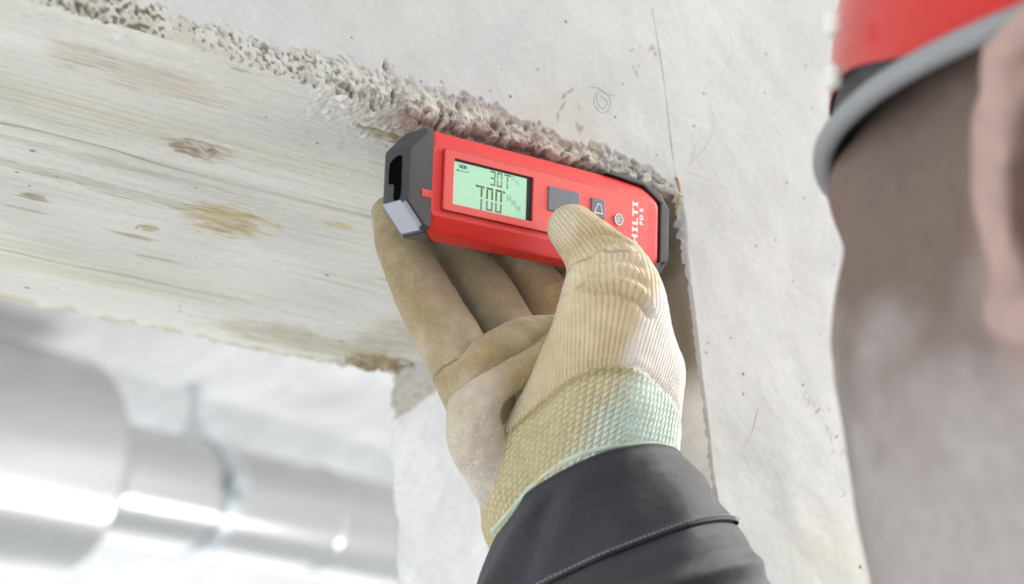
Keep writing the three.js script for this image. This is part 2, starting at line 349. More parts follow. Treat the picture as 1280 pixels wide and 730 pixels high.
  struct('ceiling', mergeGeometries([box([-2, CEIL, -3.6], [2.4, CEIL + 0.2, 0]), box([-2, CEIL, 0], [1.1, CEIL + 0.2, 1.1])]), mSlab);  // front slab part is unseen, its edges cut to shape the sunlight

  // loose grains of aggregate caught in the break
  const stoneMats = [[0.50, 0.52, 0.54], [0.62, 0.58, 0.48], [0.36, 0.33, 0.28], [0.72, 0.68, 0.60]].map(c => std({ color: lin(...c.map(v => v * 0.8)), roughness: 0.85 }));
  const stoneGeos = [0, 1, 2, 3].map(k => { const g = new THREE.IcosahedronGeometry(1, 1), p = g.attributes.position; for (let i = 0; i < p.count; i++) { const v = V().fromBufferAttribute(p, i); v.multiplyScalar(1 + 0.28 * n3(v.x * 1.7 + k * 9, v.y * 1.7, v.z * 1.7)); p.setXYZ(i, v.x, v.y * 0.75, v.z * 0.8); } g.computeVertexNormals(); return g; });
  for (let k = 0; k < 56; k++) {
    const x = k < 36 ? -rr(0.006, 0.125) : -rr(0.125, 0.23), y = breakTall(x) * rr(0.12, 0.92), p = frontPoint(x, y);
    const s = rr(0.0006, 0.0014) * (k % 9 ? 1 : 1.3), o = mesh('stone', stoneGeos[k & 3], stoneMats[(rnd() * 4) | 0], front);
    o.position.set(p.x, p.y, p.z - s * 0.42); o.scale.set(s * rr(0.8, 1.4), s, s * 0.8); o.rotation.set(rr(0, 6), rr(0, 6), rr(0, 6));
  }
  // pencil marks on the wall
  const mPencil = std({ color: lin(0.26, 0.26, 0.28), roughness: 0.7 });
  const stroke = (pts, r) => new THREE.TubeGeometry(new THREE.CatmullRomCurve3(pts.map(([px, py]) => { const d = at(px, py, 1).sub(EYE), t = -EYE.z / d.z, p = EYE.clone().addScaledVector(d, t); p.z = frontPoint(p.x, p.y).z + r * 0.2; return p; })), pts.length * 8, r, 5);
  mesh('pencil_line', stroke([[815, 10], [821, 50], [828, 95], [835, 145], [841, 190], [846, 222]], 0.00011), mPencil, front);
  mesh('pencil_scribble', mergeGeometries([stroke([[735, 109], [748, 111], [757, 118], [767, 120]], 0.0001), stroke([[744, 116], [742, 130], [750, 141], [760, 138], [762, 124], [752, 114], [745, 124], [752, 137], [758, 128], [750, 120]], 0.00009)]), mPencil, front);
  const mCrack = std({ color: lin(0.46, 0.445, 0.41), roughness: 0.9 });
  for (const pts of [[[906, 28], [917, 52], [906, 88], [882, 112], [893, 150], [886, 178], [864, 204]], [[858, 214], [876, 219], [889, 226]], [[890, 160], [872, 178], [866, 196], [858, 214]], [[948, 510], [940, 540], [932, 556]]]) mesh('hairline_crack', stroke(pts, 0.00007), mCrack, front);
  const mStraw = std({ color: lin(0.42, 0.27, 0.10), roughness: 0.8 });
  mesh('wood_splinter', stroke([[847, 222], [851, 236], [852, 250], [850, 266]], 0.0005), mStraw, front);
}

// ------------------------------------------------------------------ laser distance meter (millimetres in its own axes: u along, v across, w out of its face)
{
  const S = 0.001;
  const meter = thing('laser_distance_meter', 'red and dark grey handheld laser meter with a lit green display, held in the glove', 'measuring device', [-0.0635, -0.0236, 0.0058]);
  meter.rotation.set(0.2578, 0.0983, 0.0674);
  // convex outline, inset by d (a number or one per edge), corners rounded
  const inset = (pts, d) => {
    const n = pts.length, e = pts.map((p, i) => { const q = pts[(i + 1) % n], l = Math.hypot(q[0] - p[0], q[1] - p[1]), nx = -(q[1] - p[1]) / l, ny = (q[0] - p[0]) / l, k = Array.isArray(d) ? d[i] : d; return [nx, ny, nx * p[0] + ny * p[1] + k]; });
    return e.map((b, i) => { const a = e[(i + n - 1) % n], D = a[0] * b[1] - a[1] * b[0]; return [(a[2] * b[1] - a[1] * b[2]) / D, (a[0] * b[2] - a[2] * b[0]) / D]; });
  };
  const rounded = (pts, r, seg = 4) => {
    const out = [], n = pts.length;
    pts.forEach((p, i) => {
      const a = pts[(i + n - 1) % n], b = pts[(i + 1) % n], la = Math.hypot(a[0] - p[0], a[1] - p[1]), lb = Math.hypot(b[0] - p[0], b[1] - p[1]);
      const k = Math.min(r, la * 0.45, lb * 0.45), s = [p[0] + (a[0] - p[0]) / la * k, p[1] + (a[1] - p[1]) / la * k], e = [p[0] + (b[0] - p[0]) / lb * k, p[1] + (b[1] - p[1]) / lb * k];
      for (let q = 0; q <= seg; q++) { const t = q / seg, u = 1 - t; out.push([u * u * s[0] + 2 * u * t * p[0] + t * t * e[0], u * u * s[1] + 2 * u * t * p[1] + t * t * e[1]]); }
    });
    return out;
  };
  // a body from outlines stacked along w (front first); flat faces, closed both ends
  const loft = (levels, r) => {
    const rings = levels.map(([pts, w, rad]) => rounded(pts, rad ?? r).map(p => V(p[0], p[1], w).multiplyScalar(S))), tri = [];
    const n = rings[0].length, cap = (ring, front) => { const c = V(); ring.forEach(p => c.add(p)); c.divideScalar(n); for (let i = 0; i < n; i++) { const a = ring[i], b = ring[(i + 1) % n]; tri.push(...(front ? [c, a, b] : [c, b, a])); } };
    cap(rings[0], true); cap(rings[rings.length - 1], false);
    for (let k = 0; k < rings.length - 1; k++) for (let i = 0; i < n; i++) { const a = rings[k][i], b = rings[k][(i + 1) % n], c = rings[k + 1][i], d = rings[k + 1][(i + 1) % n]; tri.push(a, c, b, b, c, d); }
    const g = new THREE.BufferGeometry(); g.setAttribute('position', new THREE.Float32BufferAttribute(tri.flatMap(p => [p.x, p.y, p.z]), 3)); g.computeVertexNormals(); return creased(g, 0.5);
  };
  const creased = (g, ang) => {                // average the normals of faces that meet at less than ang
    const p = g.attributes.position, n = g.attributes.normal, by = new Map(), out = new Float32Array(p.count * 3), key = i => `${Math.round(p.getX(i) * 1e6)},${Math.round(p.getY(i) * 1e6)},${Math.round(p.getZ(i) * 1e6)}`;
    const area = []; const A = V(), B = V(), C = V();
    for (let t = 0; t < p.count; t += 3) { A.fromBufferAttribute(p, t); B.fromBufferAttribute(p, t + 1); C.fromBufferAttribute(p, t + 2); const a = B.sub(A).cross(C.sub(A)).length(); area.push(a, a, a); }
    for (let i = 0; i < p.count; i++) { const k = key(i); if (!by.has(k)) by.set(k, []); by.get(k).push(i); }
    for (let i = 0; i < p.count; i++) { A.fromBufferAttribute(n, i); C.set(0, 0, 0); for (const j of by.get(key(i))) { B.fromBufferAttribute(n, j); if (A.dot(B) > Math.cos(ang)) C.addScaledVector(B, area[j]); } if (C.lengthSq() < 1e-30) C.copy(A); C.normalize(); out.set([C.x, C.y, C.z], i * 3); }
    g.setAttribute('normal', new THREE.BufferAttribute(out, 3)); return g;
  };
  const plasticBump = dataTex(256, 256, (i, j, c) => { c[0] = c[1] = c[2] = 0.5 + 0.5 * n2(i * 0.7, j * 0.7, 179, 179); });
  const uvOf = g => metreUv(g, 0.03);
  const mRed = std({ color: lin(0.66, 0.016, 0.012), roughness: 0.42, bumpMap: plasticBump, bumpScale: 0.00006 });
  const mPanel = std({ color: lin(0.74, 0.085, 0.07), roughness: 0.36 });  // sky reflection on the flat panel put into this lighter colour
  const mDark = std({ color: lin(0.040, 0.043, 0.047), roughness: 0.45, bumpMap: plasticBump, bumpScale: 0.00005 });
  const mBlack = std({ color: lin(0.012, 0.012, 0.013), roughness: 0.6 });
  const mGrey = std({ color: lin(0.36, 0.38, 0.42), roughness: 0.4, bumpMap: plasticBump, bumpScale: 0.00005 });
  const mButton = std({ color: lin(0.12, 0.13, 0.15), roughness: 0.5 });
  const mWhite = std({ color: lin(0.85, 0.85, 0.85), roughness: 0.5 });

  // outlines (anticlockwise seen from the front)
  const full = [[-57, -8.3], [-50, -15.6], [44, -15.6], [51, -14], [56.6, -8.5], [56.6, 8.5], [51, 14], [44, 15.6], [-50, 15.6], [-57, 8.3]];
  const backOf = (l, s, r) => [[-57 + l, -8.3 + s * 0.4], [-50 + l * 0.7, -15.6 + s], [44 - r, -15.6 + s], [51 - r, -14 + s], [56.6 - r, -8.5 + s * 0.4], [56.6 - r, 8.5 - s * 0.4], [51 - r, 14 - s], [44 - r, 15.6 - s], [-50 + l * 0.7, 15.6 - s], [-57 + l, 8.3 - s * 0.4]];
  mesh('back_shell', uvOf(loft([[backOf(0.6, 0.5, 1.4), -9.2], [backOf(1.2, 0.5, 0.6), -10.6], [backOf(3.5, 1.0, 0.8), -13], [backOf(12, 4.2, 4), -21.5], [backOf(14, 5.5, 6), -22.6]], 2)), mBlack, meter);
  // red front shell
  const redO = [[-47, -15.9], [46, -15.9], [52.4, -10.8], [52.4, 10.6], [44, 15.0], [30, 15.9], [-47, 15.9]];
  const redL = (d, e, f = d) => inset(redO, [d, e, e, e, f, f, 0]);
  mesh('front_shell', uvOf(loft([[redL(5.2, 3.2), 0, 1.4], [redL(4.9, 2.9), -0.12, 1.6], [redL(1.4, 0.8), -1.6, 2.2], [redL(0.4, 0.0, 0.4), -2.4, 2.4], [redL(0, 0.15, 0), -7.5, 2.6], [redL(0.5, 0.8, 0.6), -12.6, 2.6]], 2)), mRed, meter);
  // dark left end with its slot and the light grey lower corner
  const capO = [[-57, -8.3], [-49.4, -15.9], [-47, -15.9], [-47, 15.7], [-49.6, 15.7], [-57, 8.3]];
  const capL = d => inset(capO, [d, d, 0, d, d, d]);
  const cap = mesh('end_cap', uvOf(loft([[capL(1.5), 0.0, 0.6], [capL(1.3), -0.1, 0.7], [capL(0.25), -1.15, 0.9], [capL(0), -1.5, 1], [capL(0), -9.6, 1], [inset(capO, [1.0, 0.4, 0, 0.4, 1.0, 1.6]), -12.7, 1]], 1)), mDark, meter);
  {
    const pts = [[-1.9, 5.8], [-2.9, 6.3], [-4.9, 6.1], [-7.2, 4.9], [-8.0, 4.0], [-8.2, -2.4], [-7.8, -3.2], [-5.7, -3.6], [-5.5, -8.0], [-5.0, -9.2], [-4.0, -9.5], [-2.2, -9.0], [-1.4, -6.2], [-1.6, 0]];
    const slot = new THREE.Shape(pts.map(p => new THREE.Vector2(-p[0] * S, p[1] * 0.90 * S + 0.0004)));
    const g = new THREE.ExtrudeGeometry(slot, { depth: 0.00012, bevelEnabled: false }); g.rotateY(Math.PI / 2); g.translate(-0.05709, 0, 0);
    mesh('lens_slot', g, new THREE.MeshPhysicalMaterial({ color: lin(0.002, 0.002, 0.002), roughness: 1, specularIntensity: 0.05 }), cap);
    // raised lip round the slot
    const rim = new THREE.TubeGeometry(new THREE.CatmullRomCurve3(pts.map(p => V(-57.05 * S, p[1] * 0.90 * S + 0.0004, p[0] * S)), true), 80, 0.00022, 6, true);
    mesh('slot_rim', rim, mDark, cap);
    // light grey chamfer at the lower corner: a plate lying on the cap's slanted face
    const a = V(-57, -8.3, 0), b = V(-50, -15.3, 0), t = b.clone().sub(a).normalize(), nrm = V(t.y, -t.x, 0).multiplyScalar(1);
    if (nrm.x > 0) nrm.negate();
    const L = b.distanceTo(a), plate = new RoundedBoxGeometry((L + 0.9) * S, 0.5 * S, 8.9 * S, 2, 0.0002);
    const mtx = new THREE.Matrix4().makeBasis(t, nrm, t.clone().cross(nrm)); plate.applyMatrix4(mtx);
    const mid = a.clone().add(b).multiplyScalar(0.5).addScaledVector(nrm, 0.05).multiplyScalar(S); plate.translate(mid.x, mid.y, -0.00585);
    mesh('grey_corner', uvOf(plate), mGrey, cap);
    const a2 = V(-56.6, -8.6, -1.3), b2 = V(-50.2, -15.0, -1.3), lip = new THREE.CapsuleGeometry(0.00075, 0.0078, 4, 10); lip.applyMatrix4(new THREE.Matrix4().makeBasis(nrm, t, V(0, 0, 1)));
    const m2 = a2.clone().add(b2).multiplyScalar(0.5 * S).addScaledVector(nrm, -0.0003); lip.translate(m2.x, m2.y, -0.00105); mesh('corner_edge', lip, mGrey, cap);
  }
  { // the cap's slanted underside, lying on the red shell's lower face
    const t = new THREE.Shape([[-47.2, 2.0], [-47.2, 12.9], [-36.5, 12.9]].map(p => new THREE.Vector2(p[0] * S, p[1] * S))), g = new THREE.ExtrudeGeometry(t, { depth: 0.0009, bevelEnabled: false });
    g.rotateX(-Math.PI / 2); g.translate(0, -0.01625, 0); mesh('cap_underside', uvOf(g), mDark, cap);
  }
  { const g = new RoundedBoxGeometry(0.0042, 0.0026, 0.0012, 2, 0.0004); g.translate(-0.0489, -0.0048, -0.0004); mesh('zero_mark', g, mRed, meter); }
  // dark bumper round the right end
  const bumpO = [[26.5, -15.9], [30, -16.9], [46, -16.9], [52.4, -14.8], [56.8, -9], [56.8, 9], [52.4, 13.9], [44, 16.8], [31, 17.5], [26.5, 16.2], [44, 15.2], [52.5, 10.7], [52.5, -10.9], [46, -16.0]];
  const bs = new THREE.Shape(); bumpO.forEach((p, i) => i ? bs.lineTo(p[0] * S, p[1] * S) : bs.moveTo(p[0] * S, p[1] * S)); bs.closePath();
  const bg = new THREE.ExtrudeGeometry(bs, { depth: 0.0112, bevelEnabled: true, bevelThickness: 0.0006, bevelSize: 0.0006, bevelOffset: -0.0005, bevelSegments: 3 }); bg.translate(0, 0, -0.0130);
  mesh('bumper', uvOf(bg), std({ color: lin(0.018, 0.018, 0.02), roughness: 0.55 }), meter);

  // raised label panel with the window, keys and lettering
  const panelO = [[-43, -8.6], [34, -8.6], [44, -7.6], [44, 9.0], [36, 9.8], [22, 10.1], [-43, 10.1]];
  const win = [[-39.4, -6.3], [-7.3, -6.3], [-7.3, 7.8], [-39.4, 7.8]];
  const toPath = (pts, P) => { pts.forEach((p, i) => i ? P.lineTo(p[0] * S, p[1] * S) : P.moveTo(p[0] * S, p[1] * S)); P.closePath(); return P; };
  const shape = toPath(rounded(panelO, 0.9), new THREE.Shape()); shape.holes.push(toPath(rounded(win, 0.3), new THREE.Path()));
  const pg = new THREE.ExtrudeGeometry(shape, { depth: 0.0008, bevelEnabled: true, bevelThickness: 0.00015, bevelSize: 0.00015, bevelOffset: -0.00015, bevelSegments: 2 }); pg.translate(0, 0, -0.0001);
  const panel = mesh('label_panel', pg, mPanel, meter);
  { const g = toPath(rounded(inset(panelO, -0.32), 1), new THREE.Shape()); const e = new THREE.ExtrudeGeometry(g, { depth: 0.0001, bevelEnabled: false }); e.translate(0, 0, -0.00003); mesh('panel_groove', e, std({ color: lin(0.20, 0.008, 0.007), roughness: 0.6 }), meter); }
  // display
  const cw = 640, ch = 284, cv = document.createElement('canvas'); cv.width = cw; cv.height = ch; const c = cv.getContext('2d');
  c.fillStyle = '#bdf5cf'; c.fillRect(0, 0, cw, ch);
  const seg7 = (x, y, w, h, t, segs, col, skew = 0) => {
    c.fillStyle = col; const q = 2.5, bar = (a, b, ww, hh) => c.fillRect(x + a, y + b, ww, hh);
    if (segs.includes('a')) bar(0, 0, w, t); if (segs.includes('d')) bar(0, h - t, w, t); if (segs.includes('g')) bar(t * 0.4, h / 2 - t / 2, w - t * 0.8, t);
    if (segs.includes('f')) bar(0, t * 0.7 + q, t, h / 2 - t - q); if (segs.includes('e')) bar(0, h / 2 + q + t * 0.2, t, h / 2 - t - q);
    if (segs.includes('b')) bar(w - t, t * 0.7 + q, t, h / 2 - t - q); if (segs.includes('c')) bar(w - t, h / 2 + q + t * 0.2, t, h / 2 - t - q);
  };
  const I1 = '#66805a', I2 = '#5f6214', I3 = '#73897a';
  seg7(318, 18, 44, 92, 10, 'abgcd', I1); seg7(376, 18, 44, 92, 10, 'abcdef', I1);
  c.fillStyle = I1; c.fillRect(438, 18, 58, 10); c.fillRect(461, 32, 11, 36); c.fillRect(461, 74, 11, 36);
  c.fillStyle = I2; c.fillRect(196, 128, 76, 13);                       // the large 7.00, cut by the window's lower edge
  c.fillRect(240, 143, 15, 56); c.fillStyle = I3; c.fillRect(240, 210, 15, 74);
  for (const x of [288, 366]) { c.fillStyle = I2; c.fillRect(x, 128, 58, 13); c.fillRect(x, 143, 15, 60); c.fillRect(x + 43, 143, 15, 60); c.fillStyle = I3; c.fillRect(x, 214, 15, 54); c.fillRect(x + 43, 214, 15, 54); c.fillRect(x, 262, 58, 13); }
  c.fillStyle = I2; c.fillRect(428, 130, 22, 12);
  c.strokeStyle = '#9cc9a6'; c.lineWidth = 5;
  for (const [x, y] of [[505, 20], [540, 46]]) { c.strokeRect(x, y, 14, 22); c.beginPath(); c.moveTo(x + 18, y); c.lineTo(x + 34, y + 34); c.stroke(); }
  c.strokeStyle = '#84ab8c'; for (const [x, y] of [[470, 150], [512, 172], [556, 200]]) { c.beginPath(); c.moveTo(x, y + 40); c.lineTo(x, y); c.lineTo(x + 14, y + 28); c.lineTo(x + 28, y); c.lineTo(x + 28, y + 40); c.stroke(); }
  c.fillStyle = '#51697a'; c.fillRect(52, 26, 58, 22); c.fillRect(112, 31, 7, 12); c.fillStyle = '#bdf5cf'; c.fillRect(60, 32, 10, 6); c.fillRect(84, 32, 6, 10);
  c.fillStyle = '#6f8d74'; c.fillRect(40, 62, 92, 6); c.beginPath(); c.moveTo(26, 65); c.lineTo(46, 54); c.lineTo(46, 76); c.fill(); c.fillRect(126, 56, 6, 12);
  const lcd = new THREE.CanvasTexture(cv); lcd.colorSpace = THREE.SRGBColorSpace;
  const disp = new THREE.PlaneGeometry(0.0300, 0.0141); disp.translate(-0.0244, 0.00075, 0.00008);
  mesh('display_screen', disp, std({ map: lcd, color: lin(0.55, 0.55, 0.55), emissive: lin(1, 1, 1), emissiveMap: lcd, emissiveIntensity: 0.22, roughness: 0.25 }), meter);
  { const g = new RoundedBoxGeometry(0.0024, 0.0141, 0.0002, 1, 0.00005); g.translate(-0.0083, 0.00075, 0.00008); mesh('display_bezel_shade', g, mBlack, meter); const h = new RoundedBoxGeometry(0.0321, 0.0008, 0.0002, 1, 0.00005); h.translate(-0.02335, 0.0076, 0.00012); mesh('display_bezel_shade', h, mBlack, meter); }  // top bar is the shadow line at the window's edge, built dark
  const glow = new THREE.RectAreaLight(0xaaf0c0, 0.25, 0.029, 0.0135); glow.position.set(-0.0244, 0.00075, 0.0012); glow.lookAt(meter.localToWorld(V(-0.0244, 0.00075, 0.1)));
  glow.rotation.set(0, Math.PI, 0); meter.add(glow);
  // keys
  const key = (u0, u1, v0, v1, name) => { const g = new RoundedBoxGeometry((u1 - u0) * S, (v1 - v0) * S, 0.0012, 2, 0.00035); g.translate((u0 + u1) / 2 * S, (v0 + v1) / 2 * S, 0.0007); return mesh(name, g, mButton, panel); };
  key(-1.2, 12.5, -1.5, 6.3, 'measure_button').userData.label = 'large grey key under the thumb';
  const k2 = key(17.6, 23.9, -0.3, 6.0, 'area_button');
  const poly = (pts, r, z) => mergeGeometries(pts.map((p, i) => { const q = pts[(i + 1) % pts.length], l = Math.hypot(q[0] - p[0], q[1] - p[1]), g = new THREE.BoxGeometry((l + r) * S, r * S, 0.0001); g.rotateZ(Math.atan2(q[1] - p[1], q[0] - p[0])); g.translate((p[0] + q[0]) / 2 * S, (p[1] + q[1]) / 2 * S, z * S); return g; }));
  mesh('key_symbol', poly([[19, 1.2], [22.6, 1.2], [21.8, 4.2], [20.4, 4.2]], 0.28, 1.34), mWhite, k2);
  const pwr = new THREE.CylinderGeometry(0.00175, 0.00185, 0.0009, 32); pwr.rotateX(Math.PI / 2); pwr.translate(0.0302, 0.0007, 0.0009); const p3 = mesh('power_button', pwr, mButton, panel);
  const ring = new THREE.TorusGeometry(0.00172, 0.00024, 8, 40); ring.translate(0.0302, 0.0007, 0.0013); mesh('button_ring', ring, mWhite, p3);
  { const g = new THREE.RingGeometry(0.00072, 0.00098, 28); g.translate(0.0302, 0.0007, 0.00138); const b = new THREE.BoxGeometry(0.00026, 0.0011, 0.00006); b.translate(0.0302, 0.0007, 0.00138); mesh('power_symbol', mergeGeometries([g, b]), mWhite, p3); }
  // lettering: runs up the panel's right end
  const bold = await new FontLoader().loadAsync('fonts/droid/droid_sans_bold.typeface.json');
  const text = (s, size, u, v, stretch, name) => { const g = new TextGeometry(s, { font: bold, size: size * S, depth: 0.00008, curveSegments: 4 }); g.scale(stretch, 1, 1); g.rotateZ(Math.PI / 2); g.translate(u * S, v * S, 0.00078); mesh(name, g, mWhite, panel); };
  text('HILTI', 2.6, 39.5, -6.6, 1.62, 'maker_lettering');
  text('PD 5', 1.75, 42.1, 0.6, 1.18, 'type_lettering');
}

// ------------------------------------------------------------------ solid shapes from distance fields
// limb([x, y, z, r], ...) is a chain of tapering capsules; blend() joins several with a smooth minimum
const smin = (a, b, k) => { const h = Math.max(k - Math.abs(a - b), 0) / k; return Math.min(a, b) - h * h * k * 0.25; };
function limb(...js) {
  return (x, y, z) => {
    let best = 1e9;
    for (let i = 0; i < js.length - 1; i++) {
      const a = js[i], b = js[i + 1], dx = b[0] - a[0], dy = b[1] - a[1], dz = b[2] - a[2];
      const t = clamp(((x - a[0]) * dx + (y - a[1]) * dy + (z - a[2]) * dz) / (dx * dx + dy * dy + dz * dz));
      const ex = x - a[0] - dx * t, ey = y - a[1] - dy * t, ez = z - a[2] - dz * t, d = Math.sqrt(ex * ex + ey * ey + ez * ez) - (a[3] + (b[3] - a[3]) * t);
      if (d < best) best = d;
    }
    return best;
  };
}
const blob = (c, r) => (x, y, z) => { const a = (x - c[0]) / r[0], b = (y - c[1]) / r[1], e = (z - c[2]) / r[2], q = Math.sqrt(a * a + b * b + e * e); return (q - 1) * Math.min(r[0], r[1], r[2]); };
const blend = (k, ...fs) => (x, y, z) => { let d = fs[0](x, y, z); for (let i = 1; i < fs.length; i++) d = smin(d, fs[i](x, y, z), k); return d; };
// the field's zero surface as an indexed mesh (surface nets)
function solid(f, lo, hi, cell) {
  const n = [0, 1, 2].map(k => Math.ceil((hi[k] - lo[k]) / cell) + 1), [nx, ny, nz] = n, F = new Float32Array(nx * ny * nz);
  for (let k = 0, o = 0; k < nz; k++) for (let j = 0; j < ny; j++) for (let i = 0; i < nx; i++, o++) F[o] = f(lo[0] + i * cell, lo[1] + j * cell, lo[2] + k * cell);
  const id = new Int32Array(nx * ny * nz).fill(-1), pos = [], idx = [], sx = 1, sy = nx, sz = nx * ny, cs = [0, sx, sy, sx + sy, sz, sz + sx, sz + sy, sz + sx + sy];
  const ed = [[0, 1], [2, 3], [4, 5], [6, 7], [0, 2], [1, 3], [4, 6], [5, 7], [0, 4], [1, 5], [2, 6], [3, 7]];
  for (let k = 0; k < nz - 1; k++) for (let j = 0; j < ny - 1; j++) for (let i = 0; i < nx - 1; i++) {
    const o = i + j * sy + k * sz; let neg = 0; for (const c of cs) if (F[o + c] < 0) neg++;
    if (!neg || neg === 8) continue;
    let x = 0, y = 0, z = 0, m = 0;
    for (const [a, b] of ed) { const fa = F[o + cs[a]], fb = F[o + cs[b]]; if ((fa < 0) === (fb < 0)) continue; const t = fa / (fa - fb); x += (a & 1) + ((b & 1) - (a & 1)) * t; y += ((a >> 1) & 1) + (((b >> 1) & 1) - ((a >> 1) & 1)) * t; z += (a >> 2) + ((b >> 2) - (a >> 2)) * t; m++; }
    id[o] = pos.length / 3; pos.push(lo[0] + (i + x / m) * cell, lo[1] + (j + y / m) * cell, lo[2] + (k + z / m) * cell);
  }
  const quad = (a, b, c, d, flip) => { if (a < 0 || b < 0 || c < 0 || d < 0) return; if (flip) idx.push(a, c, b, a, d, c); else idx.push(a, b, c, a, c, d); };
  for (let k = 1; k < nz - 1; k++) for (let j = 1; j < ny - 1; j++) for (let i = 1; i < nx - 1; i++) {
    const o = i + j * sy + k * sz, s = F[o] < 0;
    if (s !== F[o + sx] < 0) quad(id[o - sy - sz], id[o - sz], id[o], id[o - sy], !s);
    if (s !== F[o + sy] < 0) quad(id[o - sx - sz], id[o - sx], id[o], id[o - sz], !s);
    if (s !== F[o + sz] < 0) quad(id[o - sx - sy], id[o - sy], id[o], id[o - sx], !s);
  }
  return { pos, idx };
}
const march = (f, px, py, d0 = 0.38, d1 = 0.62) => { const a = at(px, py, 1).sub(EYE); for (let d = d0; d < d1; d += 0.0004) { const p = EYE.clone().addScaledVector(a, d); if (f(p.x, p.y, p.z) < 0) return p; } return null; };
// a polyline of points on a surface, as a distance function
const along = pts => (x, y, z) => { let best = 1e9; for (let i = 0; i < pts.length - 1; i++) { const a = pts[i], b = pts[i + 1], dx = b.x - a.x, dy = b.y - a.y, dz = b.z - a.z, t = clamp(((x - a.x) * dx + (y - a.y) * dy + (z - a.z) * dz) / (dx * dx + dy * dy + dz * dz)); const d = Math.hypot(x - a.x - dx * t, y - a.y - dy * t, z - a.z - dz * t); if (d < best) best = d; } return best; };
const J = (px, py, d, rpx) => { const p = at(px, py, d); return [p.x, p.y, p.z, rpx * d / FPX]; };
const boundsOf = (js, pad) => { const lo = [1e9, 1e9, 1e9], hi = [-1e9, -1e9, -1e9]; for (const j of js) for (let k = 0; k < 3; k++) { lo[k] = Math.min(lo[k], j[k] - j[3] - pad); hi[k] = Math.max(hi[k], j[k] + j[3] + pad); } return [lo, hi]; };

// ------------------------------------------------------------------ the worker: head, gloved right hand, sleeve, hard hat
const person = thing('person', 'worker in dark jacket and red hard hat, gloved hand holding up the laser meter', 'person');

// fabrics
const suedeBump = dataTex(512, 512, (i, j, c) => { c[0] = c[1] = c[2] = 0.5 + 0.28 * n2(i * 0.5, j * 0.5) + 0.22 * n2(i * 0.23 + 9, j * 0.21) + 0.2 * n2(i * 0.06, j * 0.07); });
const knitBump = dataTex(256, 256, (i, j, c) => {       // ribs along v with small stitches, 8 ribs x 16 stitches
  const u = i / 32, v = j / 16, rib = Math.abs(Math.sin(Math.PI * u)), st = 0.5 + 0.5 * Math.sin(2 * Math.PI * (v + 0.5 * Math.abs((u % 1) - 0.5)));
  c[0] = c[1] = c[2] = 0.15 + 0.62 * Math.pow(rib, 0.7) + 0.2 * st * rib;
});
const cuffBump = dataTex(256, 256, (i, j, c) => {       // coarser stitches, row on row
  const u = i / 32, v = j / 32, a = Math.abs(Math.sin(Math.PI * u)), b = Math.abs(Math.sin(Math.PI * (v + 0.25 * Math.sin(2 * Math.PI * u))));
  c[0] = c[1] = c[2] = 0.1 + 0.85 * Math.pow(a, 0.6) * Math.pow(b, 0.6);
});
const mSuede = new THREE.MeshPhysicalMaterial({ sheen: 1, sheenRoughness: 0.35, sheenColor: lin(0.9, 0.84, 0.74), color: lin(1.08, 1.08, 1.08), vertexColors: true, roughness: 0.95, bumpMap: suedeBump, bumpScale: 0.0006 });
const mKnit = new THREE.MeshPhysicalMaterial({ sheen: 0.5, sheenRoughness: 0.5, sheenColor: lin(0.5, 0.48, 0.44), color: lin(1.05, 1.05, 1.05), vertexColors: true, roughness: 0.95, bumpMap: knitBump, bumpScale: 0.00055 });
const mCuff = std({ color: lin(1.12, 1.12, 1.12), vertexColors: true, roughness: 0.95, bumpMap: cuffBump, bumpScale: 0.0011 });

// turn a field's mesh into fabric: push vertices by bend(x, y, z) along the field's gradient, colour and uv from functions of place
function fabric({ pos, idx }, f, bend, tint, uvFn) {
  const n = pos.length / 3, e = 0.0007, P = new Float32Array(pos), uv = new Float32Array(n * 2), col = new Float32Array(n * 3);
  for (let i = 0; i < n; i++) {
    const x = pos[3 * i], y = pos[3 * i + 1], z = pos[3 * i + 2];
    let gx = f(x + e, y, z) - f(x - e, y, z), gy = f(x, y + e, z) - f(x, y - e, z), gz = f(x, y, z + e) - f(x, y, z - e); const l = Math.hypot(gx, gy, gz) || 1;
    gx /= l; gy /= l; gz /= l; const b = bend(x, y, z) - f(x, y, z);
    P[3 * i] += gx * b; P[3 * i + 1] += gy * b; P[3 * i + 2] += gz * b;
    const u = uvFn(x, y, z, gx, gy, gz), c = tint(x, y, z, gx, gy, gz); uv[2 * i] = u[0]; uv[2 * i + 1] = u[1]; col.set(c, 3 * i);
  }
  const g = new THREE.BufferGeometry(); g.setAttribute('position', new THREE.BufferAttribute(P, 3)); g.setAttribute('uv', new THREE.BufferAttribute(uv, 2)); g.setAttribute('color', new THREE.BufferAttribute(col, 3)); g.setIndex(idx); g.computeVertexNormals(); return g;
}
// cylindrical uv about a bent axis of [Vector3, radius]: u round it and v along it, in metres
function roundAxis(axis, ref) {
  let L = 0; const acc = axis.map((a, i) => i ? (L += a[0].distanceTo(axis[i - 1][0])) : 0), q = V(), d = V(), s = V(), t = V();
  return (x, y, z) => {
    let best = 1e9, out = [0, 0];
    for (let i = 0; i < axis.length - 1; i++) {
      const a = axis[i][0], b = axis[i + 1][0]; d.subVectors(b, a); q.set(x, y, z).sub(a); let w = q.dot(d) / d.lengthSq(); if (i > 0) w = Math.max(0, w); if (i < axis.length - 2) w = Math.min(1, w);
      q.addScaledVector(d, -w); const l = q.length(); if (l >= best) continue; best = l;
      d.normalize(); s.copy(ref).addScaledVector(d, -ref.dot(d)).normalize(); t.crossVectors(d, s);
      out = [Math.atan2(q.dot(t), q.dot(s)) * lerp(axis[i][1], axis[i + 1][1], clamp(w)), acc[i] + w * (acc[i + 1] - acc[i])];
    }
    return out;
  };
}
const sRGB = (r, g, b) => [r, g, b].map(v => Math.pow(v / 255, 2.2));
